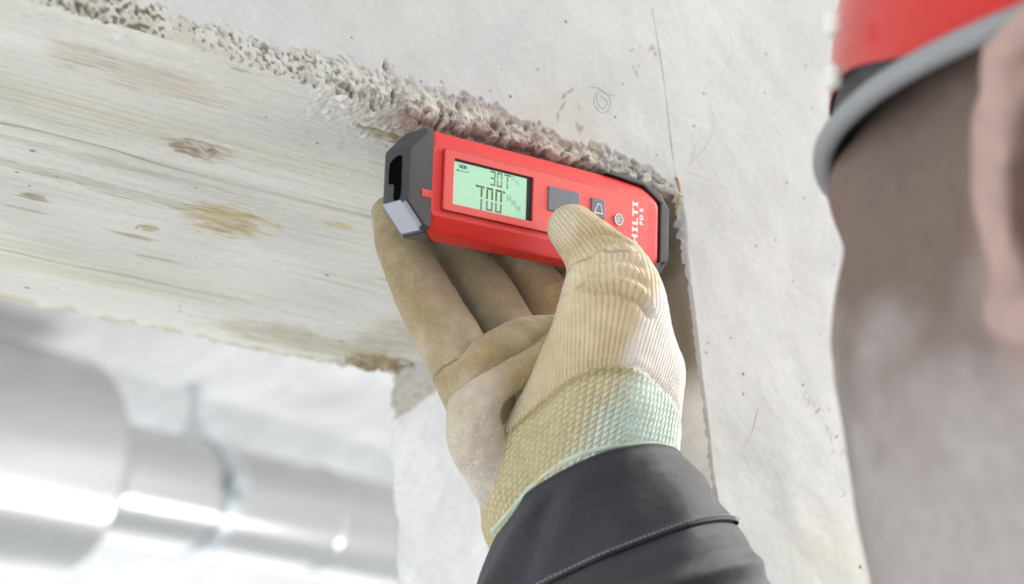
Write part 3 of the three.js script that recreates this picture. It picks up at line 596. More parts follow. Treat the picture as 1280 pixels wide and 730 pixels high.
const mixC = (a, b, t) => a.map((v, i) => lerp(v, b[i], t));
const TOCAM = FWD.clone().negate();
const planeOf = (a, b, c) => { const n = b.clone().sub(a).cross(c.clone().sub(a)).normalize(); return (x, y, z) => n.x * (x - a.x) + n.y * (y - a.y) + n.z * (z - a.z); };

const glove = new THREE.Group(); glove.name = 'glove'; glove.userData.label = 'tan knit work glove with a pale green cuff'; person.add(glove);
{ // fingers and palm: suede-coated
  const idxF = [J(488, 268, 0.524, 24), J(499, 304, 0.519, 30), J(528, 365, 0.512, 37), J(566, 432, 0.507, 41), J(600, 500, 0.507, 44)];
  const midF = [J(540, 262, 0.535, 29), J(574, 322, 0.529, 33), J(607, 368, 0.523, 36), J(645, 435, 0.518, 40)];
  const ringF = [J(608, 276, 0.544, 30), J(648, 332, 0.539, 33), J(680, 374, 0.534, 36), J(712, 440, 0.528, 40)];
  const pinkF = [J(668, 296, 0.552, 26), J(702, 338, 0.549, 28), J(726, 384, 0.544, 31), J(750, 440, 0.538, 36)];
  const foldA = [J(592, 478, 0.489, 33), J(614, 447, 0.490, 30), J(654, 425, 0.496, 29), J(702, 420, 0.503, 27), J(745, 430, 0.505, 26)];
  const foldB = [J(592, 545, 0.474, 30), J(590, 514, 0.471, 26), J(612, 488, 0.473, 22), J(646, 466, 0.479, 20), J(676, 448, 0.486, 18), J(706, 424, 0.494, 15)];
  const heel = [J(590, 518, 0.473, 27), J(603, 570, 0.474, 33), J(628, 612, 0.479, 34)];
  const palm = [J(670, 490, 0.534, 46), J(690, 545, 0.524, 54), J(720, 620, 0.497, 60)];
  const palm2 = [J(720, 450, 0.530, 44), J(750, 540, 0.515, 50)];
  const F = [idxF, midF, ringF, pinkF].map(a => limb(...a)), A = limb(...foldA), B = limb(...foldB), Hh = limb(...heel), P1 = limb(...palm), P2 = limb(...palm2);
  const body = blend(0.008, P1, P2);
  const f = (x, y, z) => {
    let d = smin(smin(F[0](x, y, z), F[1](x, y, z), 0.0005), smin(F[2](x, y, z), F[3](x, y, z), 0.0005), 0.0005);
    d = smin(d, smin(A(x, y, z), body(x, y, z), 0.008), 0.0008);
    return smin(d, smin(B(x, y, z), Hh(x, y, z), 0.006), 0.0012);
  };
  const [lo, hi] = boundsOf([...idxF, ...midF, ...ringF, ...pinkF, ...foldA, ...foldB, ...heel, ...palm, ...palm2], 0.006);
  const m = solid(f, lo, hi, 0.00085);
  const bend = (x, y, z) => 0.00035 * fbm3(x * 140, y * 140, z * 140) + 0.00014 * n3(x * 700, y * 700, z * 700);
  const tan = sRGB(184, 167, 133), dirt = sRGB(158, 140, 102), pale = sRGB(226, 218, 206), ochre = sRGB(168, 140, 92);
  const tint = (x, y, z, gx, gy, gz) => {
    const a = fbm3(x * 55, y * 55, z * 55), b = n3(x * 160 + 4, y * 160, z * 160), s = n3(x * 600, y * 600, z * 600) + 0.8 * n3(x * 260 + 5, y * 260, z * 260);
    let c = mixC(tan, dirt, sm(-0.15, 0.4, a) * 0.7); c = mixC(c, ochre, sm(0.2, 0.6, b) * 0.35);
    c = mixC(c, pale, sm(0.012, -0.004, Math.min(Hh(x, y, z) + 0.002, 0.02)) * 0.95 + sm(0.0, 0.5, -a) * 0.25);
    return c.map(v => v * (1 + 0.10 * s));
  };
  const uvF = roundAxis([[at(530, 280, 0.53), 0.02], [at(640, 440, 0.51), 0.02], [at(690, 620, 0.49), 0.025]], TOCAM);
  mesh('coated_palm', fabric(m, f, bend, tint, (...a) => { const u = uvF(...a); return [u[0] / 0.03, u[1] / 0.03]; }), mSuede, glove);
}
{ // thumb, its ball and the wrist: ribbed knit that ends in a green cuff
  const th = [J(716, 287, 0.4965, 32), J(738, 310, 0.4925, 38), J(762, 333, 0.487, 43), J(767, 372, 0.484, 46)];
  const left = [J(765, 368, 0.484, 44), J(725, 458, 0.478, 50), J(675, 558, 0.478, 52), J(656, 604, 0.480, 57), J(660, 652, 0.486, 56)];
  const right = [J(768, 372, 0.486, 46), J(800, 468, 0.487, 57), J(790, 545, 0.483, 58), J(780, 640, 0.478, 58)];
  const mid = [J(768, 385, 0.481, 47), J(752, 500, 0.472, 60), J(728, 600, 0.472, 64), J(726, 650, 0.476, 62)];
  const back = [J(770, 440, 0.5, 45), J(745, 560, 0.497, 60), J(725, 640, 0.492, 60)];
  const T = limb(...th), L = limb(...left), R = limb(...right), M = limb(...mid), K = limb(...back);
  const f = (x, y, z) => smin(T(x, y, z), smin(smin(L(x, y, z), R(x, y, z), 0.012), smin(M(x, y, z), K(x, y, z), 0.012), 0.012), 0.006);
  const [lo, hi] = boundsOf([...th, ...left, ...right, ...mid, ...back], 0.007);
  const m = solid(f, lo, hi, 0.00085);
  const line = pts => along(pts.map(([x, y]) => march(f, x, y)).filter(p => p));
  const creases = [[line([[705, 318], [722, 300], [745, 291], [768, 292]]), 0.0012, 0.0016], [line([[722, 345], [732, 324], [744, 312], [762, 303], [782, 300]]), 0.0020, 0.0022], [line([[731, 330], [752, 322], [775, 321], [800, 330]]), 0.0014, 0.0018], [line([[724, 352], [745, 360], [775, 362], [800, 375], [812, 392]]), 0.0019, 0.0015], [line([[740, 342], [765, 340], [790, 345], [808, 356]]), 0.0010, 0.0013], [line([[728, 300], [738, 318]]), 0.0005, 0.0016]];
  const bulges = [[line([[728, 334], [742, 318], [758, 309], [780, 308]]), 0.0015, 0.0020], [line([[735, 352], [765, 350], [800, 364]]), 0.0015, 0.0018], [line([[708, 306], [724, 292], [748, 284]]), 0.0004, 0.002]];
  const cut = planeOf(march(f, 620, 560), march(f, 768, 457), march(f, 838, 500));
  const sign = Math.sign(cut(...at(740, 620, 0.45).toArray())), inCuff = (x, y, z) => cut(x, y, z) * sign;
  const bend = (x, y, z) => {
    let b = 0.0004 * fbm3(x * 90, y * 90, z * 90) + 0.00012 * n3(x * 600, y * 600, z * 600);
    for (const [d, a, w] of creases) b -= a * gauss(d(x, y, z), w); for (const [d, a, w] of bulges) b += a * gauss(d(x, y, z), w);
    const q = inCuff(x, y, z); b += 0.0006 * sm(-0.0004, 0.0004, q) - 0.0007 * gauss(q + 0.0006, 0.0008); return b;
  };
  const side = planeOf(at(806, 392, 0.46), at(768, 470, 0.45), at(806, 392, 0.52)), sideSign = Math.sign(side(...at(845, 450, 0.47).toArray()));
  const mint = planeOf(at(812, 455, 0.46), at(752, 540, 0.45), at(812, 455, 0.52)), mintSign = Math.sign(mint(...at(830, 520, 0.47).toArray()));
  const tan = sRGB(212, 197, 162), cream = sRGB(224, 219, 209), dirt = sRGB(182, 162, 118), green = sRGB(208, 228, 213), olive = sRGB(206, 194, 152), tip = sRGB(172, 153, 124);
  const spots = [[line([[706, 318], [725, 300], [768, 292]]), 0.004, 0.6], [line([[724, 356], [775, 366], [812, 392]]), 0.0025, 0.5], [line([[700, 256], [716, 254]]), 0.003, 0.55]];  // darker along two thumb creases and at the tip
  const tint = (x, y, z) => {
    const a = fbm3(x * 60, y * 60, z * 60), s = n3(x * 500, y * 500, z * 500), q = inCuff(x, y, z), sd = side(x, y, z) * sideSign, mi = mint(x, y, z) * mintSign;
    let c = mixC(tan, cream, sm(-0.1, 0.35, -a) * 0.35); c = mixC(c, dirt, sm(0.0, 0.45, a) * 0.4); c = mixC(c, tip, sm(0.004, -0.002, T(x, y, z)) * 0.25);
    for (const [d, w, k] of spots) c = mixC(c, dirt, k * gauss(d(x, y, z), w));
    c = mixC(c, cream, sm(-0.002, 0.003, sd + 0.002 * a));
    if (q > -0.0006) { const e = mixC(olive, green, sm(-0.008, 0.006, mi + 0.004 * a)); c = mixC(c, e, sm(-0.0006, 0.0006, q)); c = mixC(c, sRGB(150, 140, 84), 0.6 * gauss(q - 0.0012, 0.0012) * sm(0.004, -0.006, mi)); }
    return c.map(v => v * (1 + 0.08 * s));
  };
  const uvF = roundAxis([[at(716, 280, 0.5), 0.0085], [at(762, 333, 0.492), 0.0105], [at(764, 380, 0.489), 0.0125], [at(748, 480, 0.486), 0.024], [at(722, 620, 0.482), 0.028]], TOCAM);
  const g = fabric(m, f, bend, tint, (...a) => { const u = uvF(...a); return [u[0] / (8 * 0.00115), u[1] / (16 * 0.0011)]; });
  // the cuff's triangles become a part of their own
  const p = g.attributes.position, up = [], lowIdx = []; const ix = g.index.array, q = new Float32Array(p.count); for (let i = 0; i < p.count; i++) q[i] = inCuff(p.getX(i), p.getY(i), p.getZ(i));
  for (let t = 0; t < ix.length; t += 3) ((q[ix[t]] + q[ix[t + 1]] + q[ix[t + 2]]) / 3 > 0 ? lowIdx : up).push(ix[t], ix[t + 1], ix[t + 2]);
  const gu = g.clone(); gu.setIndex(up); const gl = g.clone(); gl.setIndex(lowIdx);
  const uvs = gl.attributes.uv; for (let i = 0; i < uvs.count; i++) uvs.setXY(i, uvs.getX(i) * 0.00115 / 0.0019, uvs.getY(i) * 16 * 0.0011 / (8 * 0.0019));
  mesh('knit_thumb', gu, mKnit, glove);
  mesh('knit_cuff', gl, mCuff, glove).userData.label = 'pale green knitted cuff, stained olive on one side';
  const hemR = [[616, 664], [624, 655], [642, 634], [664, 609], [692, 586], [724, 569], [754, 560], [786, 556], [816, 555], [840, 558]].map(([x, y]) => march(f, x, y)).filter(v => v);
  const hem = new THREE.TubeGeometry(new THREE.CatmullRomCurve3(hemR.map(v => v.clone().addScaledVector(TOCAM, 0.0001))), 160, 0.0010, 10);
  mesh('glove_hem', hem, std({ color: new THREE.Color(...sRGB(196, 212, 188)), roughness: 0.95, bumpMap: knitBump, bumpScale: 0.0004 }), glove);
}
{ // right sleeve: rings from the cuff's opening down to the elbow, as [left, right, nearest] points
  const rings = [
    [[624, 666, 0.486], [849, 578, 0.486], [738, 573, 0.456]],
    [[603, 728, 0.476], [880, 610, 0.476], [752, 628, 0.445]],
    [[582, 800, 0.464], [917, 662, 0.464], [768, 690, 0.430]],
    [[566, 864, 0.450], [951, 712, 0.450], [780, 748, 0.414]],
    [[560, 930, 0.436], [992, 776, 0.436], [792, 820, 0.396]],
    [[566, 1040, 0.415], [1060, 930, 0.415], [812, 975, 0.364]],
    [[610, 1300, 0.390], [1150, 1210, 0.390], [860, 1250, 0.330]],
    [[690, 1560, 0.375], [1230, 1500, 0.375], [950, 1540, 0.315]],
  ].map(([l, r, n]) => { const L = at(...l), R = at(...r), N = at(...n), c = L.clone().add(R).multiplyScalar(0.5); return { c, a: R.sub(L).multiplyScalar(0.5), n: N.sub(c) }; });
  const curve = k => new THREE.CatmullRomCurve3(rings.map(r => r[k])), cc = curve('c'), ca = curve('a'), cn = curve('n');
  const P = (t, th, extra = 0) => { const c = cc.getPoint(t), a = ca.getPoint(t), n = cn.getPoint(t), co = Math.cos(th), si = Math.sin(th), d = a.clone().multiplyScalar(co).addScaledVector(n, si); return c.add(d).addScaledVector(d.clone().normalize(), extra); };
  const NU = 420, TS = 2 / 7;                  // the seam sits on the third ring
  const drape = (t, th) => {
    const w = t * 7, q = th;
    const X = Math.cos(q), Y = Math.sin(q); let e = 0.0016 * n3(1.5 * X + w * 0.5, 1.5 * Y + 7, w * 1.2 + 3) + 0.0010 * n3(3.6 * X + w * 0.9, 3.6 * Y + 3, w * 1.4 + 9) + 0.0001 * n3(12 * X, 12 * Y, w * 7);
    e += 0.0026 * gauss(Math.sin((q - 2.25 - 0.28 * w) / 2) * 2, 0.16) * sm(0.1, 0.7, w) - 0.0022 * gauss(Math.sin((q - 1.95 - 0.22 * w) / 2) * 2, 0.15) * sm(0.1, 0.6, w);
    if (w > 2) e += sm(2, 2.5, w) * (0.0032 * gauss(w - 2.75 - 0.35 * Math.sin(q + 0.5), 0.22) * sm(-0.2, 0.6, Math.sin(q)) + 0.003 * n3(1.3 * X + 7, 1.3 * Y, w * 1.4));
    return e * (0.35 + 0.65 * sm(0, 0.6, w));
  };
  const cloth = (t0, t1, n, inner, name, m) => {
    const rows = []; for (let j = 0; j <= n; j++) rows.push(t0 + (t1 - t0) * j / n);
    const pre = inner ? [[0.05, -0.0024], [0.02, -0.0022], [0.003, -0.002], [-0.0025, -0.0013], [-0.0032, -0.0004]] : [];
    const all = [...pre.map(([t, e]) => [t0 + t, e, true]), ...rows.map(t => [t, 0, false])];
    const g = grid(NU, all.length, (i, j) => {
      const [t, e] = all[j], th = -i / NU * Math.PI * 2, w = t * 7;
      const step = name === 'sleeve' ? -0.0006 - 0.0008 * gauss((t - TS) * 7, 0.05) : 0.0002 + 0.0003 * gauss((t - TS) * 7 + 0.09, 0.05) + 0.0005 * gauss(w, 0.06);
      const tt = Math.max(0, t);
      return { p: t < 0 ? P(0, th, e + drape(0, th)).addScaledVector(cc.getTangent(0), t * 0.19) : P(tt, th, e + step + drape(tt, th)), u: -th * 0.036 / 0.02, v: w * 0.026 / 0.02 };
    }, { wrapU: true, flip: true });
    // the wrapped column shares uv with the first: close it with whole repeats
    return mesh(name, g, m, jacket);
  };
  const twill = dataTex(256, 256, (i, j, c) => { const d = (i + j * 1.0) / 16, s = Math.abs(Math.sin(Math.PI * d)), x = 0.5 + 0.5 * n2(i * 0.4, j * 0.4, 102, 102); c[0] = c[1] = c[2] = 0.25 + 0.5 * s + 0.25 * x; });
  const twillMap = dataTex(256, 256, (i, j, c) => { const d = (i + j) / 16, s = Math.abs(Math.sin(Math.PI * d)), x = n2(i * 0.25, j * 0.25, 64, 64); const b = 0.60 + 0.30 * s + 0.12 * x; c[0] = b; c[1] = b; c[2] = b; }, true);
  const mTwill = new THREE.MeshPhysicalMaterial({ sheen: 0.5, sheenRoughness: 0.4, sheenColor: lin(0.30, 0.33, 0.40), map: twillMap, color: lin(0.062, 0.066, 0.08), roughness: 0.6, bumpMap: twill, bumpScale: 0.0007 });
  var jacket = new THREE.Group(); jacket.name = 'jacket'; person.add(jacket);
  cloth(0, TS, 90, true, 'sleeve_cuff', mTwill);
  cloth(TS - 0.012, 1, 260, false, 'sleeve', mTwill);
  const thread = []; for (let k = 0; k < 190; k++) { const th = -k / 190 * Math.PI * 2; const a = P(TS - 0.010, th, 0.0009 + drape(TS, th)), b = P(TS - 0.010, th - 0.016, 0.0009 + drape(TS, th)); const s = new THREE.CapsuleGeometry(0.00017, a.distanceTo(b), 3, 6); s.applyQuaternion(new THREE.Quaternion().setFromUnitVectors(V(0, 1, 0), b.clone().sub(a).normalize())); const m = a.add(b).multiplyScalar(0.5); s.translate(m.x, m.y, m.z); thread.push(s); }
  const st = mesh('stitching', mergeGeometries(thread), std({ color: lin(0.42, 0.43, 0.45), roughness: 0.8 }), jacket); st.userData.label = 'light grey row of stitches'; st.userData.kind = 'stuff';

  // head frame: hx to the worker's right, hy up, hz forward
  const HC = at(1250, 250, 0.305).add(V(0.083, 0, 0.004)), tilt = 0.20;
  const hx = V(1, 0, 0), hy = V(0, Math.cos(tilt), Math.sin(tilt)), hz = V(0, Math.sin(tilt), -Math.cos(tilt));
  const headMtx = new THREE.Matrix4().makeBasis(hx, hy, hz.clone().negate()).setPosition(HC);
  const skull = blob([0, 0.032, -0.012], [0.076, 0.088, 0.097]), face = blob([0, -0.035, 0.03], [0.066, 0.082, 0.064]), jaw = limb([-0.058, -0.066, 0.012, 0.019], [-0.045, -0.095, 0.05, 0.021], [0, -0.105, 0.07, 0.016], [0.045, -0.095, 0.05, 0.021], [0.058, -0.066, 0.012, 0.019]);
  const cheek = blend(0.01, blob([-0.047, -0.012, 0.048], [0.017, 0.022, 0.022]), blob([0.047, -0.012, 0.048], [0.017, 0.022, 0.022]), blob([-0.056, -0.045, 0.018], [0.016, 0.04, 0.03]), blob([0.056, -0.045, 0.018], [0.016, 0.04, 0.03]));
  const orbit = blend(0.004, limb([-0.047, 0.026, 0.048, 0.0155], [-0.050, -0.015, 0.044, 0.0165]), limb([0.047, 0.026, 0.048, 0.0155], [0.050, -0.015, 0.044, 0.0165]));
  const nose = limb([0, 0.012, 0.084, 0.010], [0, -0.03, 0.100, 0.012]), brow = limb([-0.045, 0.026, 0.066, 0.012], [0, 0.022, 0.083, 0.011], [0.045, 0.026, 0.066, 0.012]), lips = blob([0, -0.066, 0.080], [0.024, 0.010, 0.012]);
  const neck = limb([0, -0.05, -0.025, 0.058], [0, -0.15, -0.035, 0.058], [0, -0.21, -0.03, 0.075]);
  const eyes = blend(0.002, blob([-0.031, 0.004, 0.068], [0.013, 0.012, 0.013]), blob([0.031, 0.004, 0.068], [0.013, 0.012, 0.013]));
  const earRim = s => limb(...[[0.012, 0.016], [0.008, 0.028], [-0.004, 0.031], [-0.016, 0.024], [-0.020, 0.008], [-0.017, -0.008], [-0.010, -0.020], [0.002, -0.027], [0.010, -0.022]].map(([f, u], i) => [s * (0.080 + 0.010 * Math.sin(i / 8 * Math.PI)), u, f - 0.006, i > 6 ? 0.0055 : 0.0038]));
  const earBase = s => blob([s * 0.077, 0.002, -0.008], [0.006, 0.026, 0.016]), tragus = s => limb([s * 0.077, 0.020, 0.009, 0.004], [s * 0.079, 0.002, 0.008, 0.0045], [s * 0.0785, -0.012, 0.005, 0.004], [s * 0.077, -0.024, 0.003, 0.0045]);
  const canal = s => blob([s * 0.085, 0.001, -0.007], [0.014, 0.021, 0.010]);
  const headF = (x, y, z) => {
    let d = smin(skull(x, y, z), face(x, y, z), 0.03); d = smin(d, jaw(x, y, z), 0.02); d = smin(d, cheek(x, y, z), 0.016); d = smin(d, brow(x, y, z), 0.012); d = smin(d, orbit(x, y, z), 0.012); d = smin(d, nose(x, y, z), 0.012); d = smin(d, lips(x, y, z), 0.008); d = smin(d, eyes(x, y, z), 0.004); d = smin(d, neck(x, y, z), 0.03);
    const s = x < 0 ? -1 : 1; d = smin(d, smin(earRim(s)(x, y, z), earBase(s)(x, y, z), 0.005), 0.004); d = smin(d, tragus(s)(x, y, z), 0.004);
    return Math.max(d, -canal(s)(x, y, z));
  };
  const hm = solid(headF, [-0.10, -0.225, -0.125], [0.10, 0.13, 0.13], 0.0026);
  const skin = sRGB(186, 156, 146), dark = sRGB(112, 96, 88), greyHair = sRGB(172, 165, 162), red = sRGB(48, 14, 14);
  const headG = fabric(hm, headF, (x, y, z) => 0.0003 * fbm3(x * 200, y * 200, z * 200), (x, y, z) => {
    const a = fbm3(x * 70, y * 70, z * 70), b = n3(x * 500, y * 500, z * 500), s = x < 0 ? -1 : 1, stub = sm(0.085, 0.075, z) * sm(0.001, 0.006, earBase(s)(x, y, z)) * sm(-0.001, 0.003, earRim(s)(x, y, z)) * sm(-0.002, 0.002, tragus(s)(x, y, z));
    let c = mixC(skin, mixC(dark, greyHair, sm(0.0, -0.055, y + 0.03 * a)), stub * 0.95); c = mixC(c, red, sm(0.002, -0.001, canal(s)(x, y, z)) * 0.8);  // shade inside the ear is painted in as dark red
    return c.map(v => v * (1 + 0.12 * b));
  }, (x, y, z) => [z / 0.05, y / 0.05]);
  headG.scale(1, 1, -1); headG.setIndex(Array.from(headG.index.array).map((_, i, A) => A[i - i % 3 + [0, 2, 1][i % 3]])); headG.applyMatrix4(headMtx);
  // trunk, legs and arms: under the clothes, so plainly shaped
  const head0 = V(HC.x, HC.y, HC.z), w = (x, y, z, r) => [HC.x + x, HC.y + y, HC.z + z, r];
  const elbow = at(960, 1560, 0.372), wristP = at(728, 640, 0.486), A4 = (v, r) => [v.x, v.y, v.z, r];
  const nb = w(0, -0.19, 0.0, 0.06), trunk = limb(w(0, -0.22, 0.02, 0.10), w(0, -0.42, 0.03, 0.135), w(0, -0.62, 0.03, 0.12), w(0, -0.82, 0.03, 0.13)), shoulders = limb(w(-0.17, -0.27, 0.03, 0.055), w(0, -0.23, 0.02, 0.06), w(0.17, -0.27, 0.03, 0.055));
  const armR = limb(w(0.18, -0.28, 0.03, 0.05), A4(elbow, 0.036), A4(wristP, 0.024)), armL = limb(w(-0.18, -0.28, 0.03, 0.05), w(-0.215, -0.58, 0.07, 0.04), w(-0.2, -0.83, 0.0, 0.026));
  const fingersL = [-1.5, -0.5, 0.5, 1.5].map(k => limb(w(-0.2, -0.86, 0.0 + k * 0.018, 0.012), w(-0.2, -0.93, -0.01 + k * 0.021, 0.009), w(-0.188, -0.975 + Math.abs(k + 0.5) * 0.006, -0.016 + k * 0.021, 0.008)));
  const handL = blend(0.008, limb(w(-0.2, -0.83, 0.0, 0.026), w(-0.2, -0.89, -0.005, 0.03)), ...fingersL, limb(w(-0.198, -0.85, -0.02, 0.013), w(-0.19, -0.91, -0.055, 0.010)));
  const legs = blend(0.02, limb(w(-0.09, -0.86, 0.03, 0.09), w(-0.11, -1.25, 0.0, 0.062), w(-0.12, FLOOR - HC.y + 0.09, 0.03, 0.045)), limb(w(0.09, -0.86, 0.03, 0.09), w(0.11, -1.25, 0.0, 0.062), w(0.12, FLOOR - HC.y + 0.09, 0.03, 0.045)));
  const bodyF = blend(0.03, limb(w(0, -0.14, 0.02, 0.057), nb), trunk, shoulders, armR, armL, handL, legs);
  const boundsB = [[HC.x - 0.33, FLOOR + 0.03, Math.min(elbow.z, HC.z - 0.2) - 0.1], [HC.x + 0.3, HC.y - 0.10, HC.z + 0.24]];
  boundsB[0][2] = Math.min(boundsB[0][2], wristP.z - 0.05);
  const bm = solid(bodyF, ...boundsB, 0.013), bodyG = fabric(bm, bodyF, () => 0, () => skin, (x, y, z) => [x, y]);
  mesh('body', mergeGeometries([headG, bodyG]), std({ vertexColors: true, roughness: 0.62 }), person);
  const coatF = (x, y, z) => Math.max(Math.min(blend(0.03, trunk, shoulders)(x, y, z), smin(armR(x, y, z), armL(x, y, z), 0.001), 1) - 0.016, y - (HC.y - 0.17), (HC.y - 0.88) - y, (0.012 + 0.13) - Math.hypot(x - wristP.x, y - wristP.y, z - wristP.z), -(Math.hypot(x - w(-0.2, -0.9, 0, 0)[0], y - w(0, -0.9, 0, 0)[1], z - HC.z) - 0.09));
  const cm = solid(coatF, ...boundsB, 0.012); mesh('jacket_body', fabric(cm, coatF, (x, y, z) => 0.006 * fbm3(x * 14, y * 14, z * 14), () => [1, 1, 1], (x, y, z) => [(x + z) / 0.02, y / 0.02]), mTwill, jacket);
  const trouF = (x, y, z) => Math.max(legs(x, y, z) - 0.014, smin(legs(x, y, z), trunk(x, y, z), 0.03) - 0.018, y - (HC.y - 0.78), FLOOR + 0.06 - y);
  mesh('trousers', fabric(solid(trouF, ...boundsB, 0.014), trouF, (x, y, z) => 0.006 * fbm3(x * 14, y * 14, z * 14), () => [1, 1, 1], (x, y, z) => [(x + z) / 0.02, y / 0.02]), mTwill, person);
  const mBoot = std({ color: lin(0.03, 0.025, 0.02), roughness: 0.6 });
  for (const s of [-1, 1]) { const X = HC.x + s * 0.12, bf = blend(0.03, limb([X, FLOOR + 0.13, HC.z + 0.03, 0.055], [X, FLOOR + 0.05, HC.z + 0.03, 0.048]), limb([X, FLOOR + 0.045, HC.z + 0.04, 0.045], [X + s * 0.02, FLOOR + 0.04, HC.z - 0.14, 0.042])), b2 = (x, y, z) => Math.max(bf(x, y, z), FLOOR + 0.001 - y); mesh('boot', fabric(solid(b2, [X - 0.08, FLOOR - 0.012, HC.z - 0.22], [X + 0.09, FLOOR + 0.2, HC.z + 0.12], 0.009), b2, () => 0, () => [1, 1, 1], (x, y, z) => [x, y]), mBoot, person); }

  // hard hat, in the head's frame
  const hat = new THREE.Group(); hat.name = 'hard_hat'; hat.userData.label = 'glossy red hard hat with a grey rim'; hat.applyMatrix4(new THREE.Matrix4().makeBasis(hx, hy, hz.clone().negate()).setPosition(HC)); person.add(hat);
  const RIM = 0.034, ra = 0.084, rf = 0.100, rb = 0.119;
  const rimAt = (th, k = 1, y = RIM) => { const c = Math.cos(th), s = Math.sin(th); return V(ra * c * k, y + 0.004 * Math.max(0, s) * 0, -(s > 0 ? rf : rb) * s * k); };
  const mHat = new THREE.MeshPhysicalMaterial({ color: lin(0.62, 0.018, 0.014), roughness: 0.38, clearcoat: 0.35, clearcoatRoughness: 0.1 });
  const dome = grid(96, 30, (i, j) => { const th = i / 96 * Math.PI * 2, e = j / 29 * Math.PI / 2, k = Math.pow(Math.cos(e), 0.62), p = rimAt(th, k * 0.985, 0); const b0 = 0.003 + 0.010 * sm(0.2, 0.65, Math.sin(th)); return { p: V(p.x, RIM + b0 + (0.110 - b0) * Math.sin(e), p.z * (0.9 + 0.1 * k)) }; }, { wrapU: true });
  mesh('hat_shell', dome, mHat, hat);
  const band = grid(96, 6, (i, j) => { const th = i / 96 * Math.PI * 2; return { p: rimAt(th, 0.975 - 0.004 * j * 0.2, RIM + 0.0125 - j * 0.0028) }; }, { wrapU: true, flip: true });
  const liner = grid(96, 4, (i, j) => ({ p: rimAt(i / 96 * Math.PI * 2, 0.985 - 0.10 * j, RIM + 0.001 + 0.004 * j) }), { wrapU: true });
  mesh('hat_liner', liner, std({ color: lin(0.04, 0.04, 0.042), roughness: 0.8 }), hat);
  mesh('hat_band', band, std({ color: lin(0.05, 0.05, 0.055), roughness: 0.6 }), hat);
  const rimPts = []; for (let k = 0; k < 64; k++) rimPts.push(rimAt(k / 64 * Math.PI * 2, 1));
  const rimG = new THREE.TubeGeometry(new THREE.CatmullRomCurve3(rimPts, true), 160, 0.0026, 10, true);
  hat.updateWorldMatrix(true, false);
  for (const [x, y, d] of [[1040, 30, 0.362], [1041, 96, 0.366]]) { const q = hat.worldToLocal(at(x, y, d)), g = new RoundedBoxGeometry(0.0042, 0.0062, 0.0042, 3, 0.0018); g.translate(q.x, q.y, q.z); mesh('strap_buckle', g, std({ color: lin(0.80, 0.80, 0.72), roughness: 0.2 }), hat).userData.label = 'small glossy cream buckle'; }
  mesh('hat_rim', rimG, std({ color: lin(0.30, 0.31, 0.32), roughness: 0.5 }), hat);
}

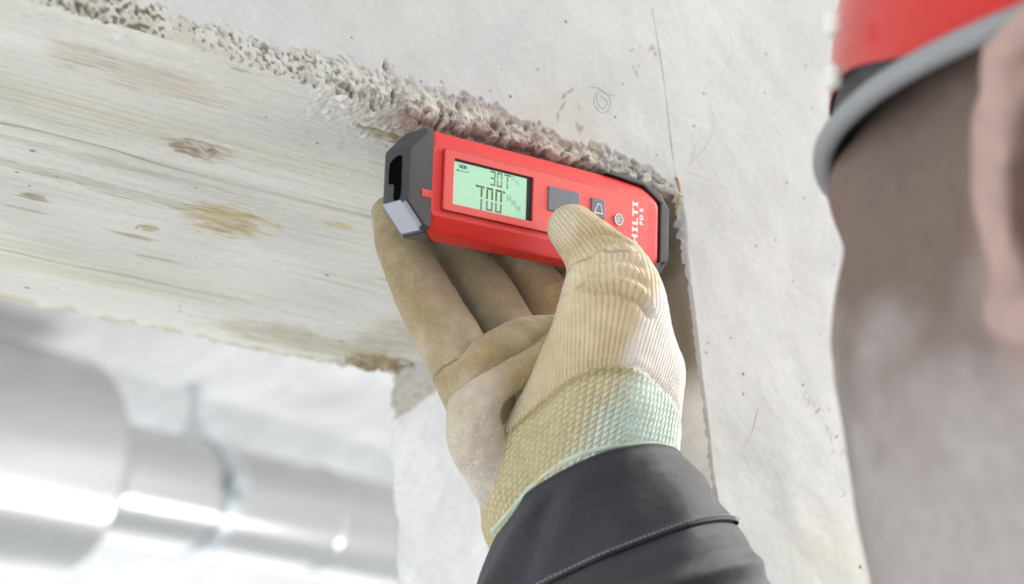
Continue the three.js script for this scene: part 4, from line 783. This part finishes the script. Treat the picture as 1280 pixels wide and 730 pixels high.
// ------------------------------------------------------------------ beyond the opening: ventilation duct under the slab, hung from a clamp
{
  const C = V(0.6081, 0.4481, -1.6466), R = 0.08, turn = -Math.atan2(0.269, 0.962), roll = 0.044;
  const mSteel = std({ color: lin(0.58, 0.58, 0.565), metalness: 1, roughness: 0.27 }), mZinc = std({ color: lin(0.62, 0.66, 0.68), metalness: 1, roughness: 0.35 });
  const axisY = g => { g.rotateZ(-Math.PI / 2); return g; };      // a lathe's y axis becomes the duct's x axis
  const lathe = (pts, seg = 96) => axisY(new THREE.LatheGeometry(pts.map(p => new THREE.Vector2(p[0], p[1])), seg));
  const duct = thing('ventilation_duct', 'shiny galvanised round duct with a wide section, hung below the slab', 'duct', C.toArray());
  duct.rotation.set(0, -turn, roll, 'YZX');
  mesh('narrow_pipe', lathe([[R - 0.001, -0.235], [R, -0.235], [R, 2.4], [R - 0.001, 2.4]]), mSteel, duct);
  for (const x of [0.225, 1.3]) mesh('joint_bead', lathe([[R, x - 0.012], [R + 0.003, x - 0.008], [R + 0.0035, x], [R + 0.003, x + 0.008], [R, x + 0.012]]), mSteel, duct);
  const RB = 0.148; mesh('wide_section', lathe([[0.078, -2.6], [RB, -2.6], [RB, -0.245], [RB - 0.002, -0.237], [RB - 0.008, -0.232], [0.075, -0.228]]), mSteel, duct);
  mesh('collar', lathe([[R, -0.23], [R + 0.03, -0.23], [R + 0.03, -0.206], [R + 0.024, -0.2], [R, -0.196]]), mSteel, duct);
  const clamp_ = thing('pipe_clamp', 'zinc pipe clamp round the narrow duct with a rod up to the slab', 'clamp', C.toArray());
  clamp_.rotation.set(0, -turn, roll, 'YZX');
  mesh('ring', lathe([[R + 0.0005, -0.014], [R + 0.004, -0.014], [R + 0.005, -0.012], [R + 0.005, 0.012], [R + 0.004, 0.014], [R + 0.0005, 0.014]]), mZinc, clamp_);
  const lug = new RoundedBoxGeometry(0.028, 0.02, 0.024, 2, 0.002); lug.translate(0, R + 0.013, 0); mesh('lug', lug, mZinc, clamp_);
  const rod = new THREE.CylinderGeometry(0.006, 0.006, CEIL - C.y - R - 0.006, 16); rod.translate(0, R + 0.006 + (CEIL - C.y - R - 0.006) / 2, 0); mesh('threaded_rod', rod, mZinc, clamp_);
  for (const [y, r] of [[R + 0.028, 0.012], [CEIL - C.y - 0.01, 0.011]]) { const g = new THREE.CylinderGeometry(r, r, 0.010, 6); g.translate(0, y, 0); mesh('nut', g, mZinc, clamp_); }
  for (const s of [-1, 1]) { const g = new RoundedBoxGeometry(0.030, 0.026, 0.012, 2, 0.002); g.translate(0, 0, s * (R + 0.009)); mesh('side_lug', g, mZinc, clamp_); const b = new THREE.CylinderGeometry(0.005, 0.005, 0.05, 12); b.translate(0, 0, s * (R + 0.012)); mesh('bolt', b, mZinc, clamp_); }
}

// added unseen light beyond the wall, put in to brighten slab and duct
{
  const P0 = V(1.75, FLOOR, -0.72), hp = V(1.75, -1.0, -0.72), dir = V(-0.62, 0.62, -0.40).normalize();
  const added_lamp = thing('added_floodlight', 'unseen long light added on a tripod behind the wall to brighten slab and duct', 'added_lamp', P0.toArray());
  const mBlackL = std({ color: lin(0.03, 0.03, 0.03), roughness: 0.5 }), L = (a, b, r) => { const g = new THREE.CylinderGeometry(r, r, a.distanceTo(b), 12); g.applyQuaternion(new THREE.Quaternion().setFromUnitVectors(V(0, 1, 0), b.clone().sub(a).normalize())); const m = a.clone().add(b).multiplyScalar(0.5); g.translate(m.x, m.y, m.z); return g; };
  const top = hp.clone().sub(P0).addScaledVector(dir, -0.1);
  mesh('pole', L(V(top.x, 0.2, top.z), top, 0.014), mBlackL, added_lamp);
  for (let k = 0; k < 3; k++) { const a = k * 2.094; mesh('leg', L(V(top.x, 0.35, top.z), V(top.x + 0.28 * Math.cos(a), 0.008, top.z + 0.28 * Math.sin(a)), 0.010), mBlackL, added_lamp); }
  const head = new THREE.Group(); head.name = 'added_lamp_head'; head.position.copy(hp).sub(P0); added_lamp.add(head);
  const long = V(0.96, 0, -0.27).addScaledVector(dir, -V(0.96, 0, -0.27).dot(dir)).normalize();
  head.quaternion.setFromRotationMatrix(new THREE.Matrix4().makeBasis(long, dir.clone().cross(long), dir));
  const hb = new RoundedBoxGeometry(1.14, 0.28, 0.07, 3, 0.012); hb.translate(0, 0, -0.042); mesh('housing', hb, mBlackL, head);
  const pn = new THREE.BoxGeometry(1.1, 0.24, 0.006); mesh('added_lamp_panel', pn, std({ color: lin(0.8, 0.8, 0.8), emissive: lin(1, 1, 1), emissiveIntensity: 3, roughness: 0.6 }), head);
  const rl = new THREE.RectAreaLight(0xffffff, 8, 1.1, 0.24); rl.position.set(0, 0, 0.008); rl.rotation.set(0, Math.PI, 0); head.add(rl);
}
renderer.render(scene, camera);
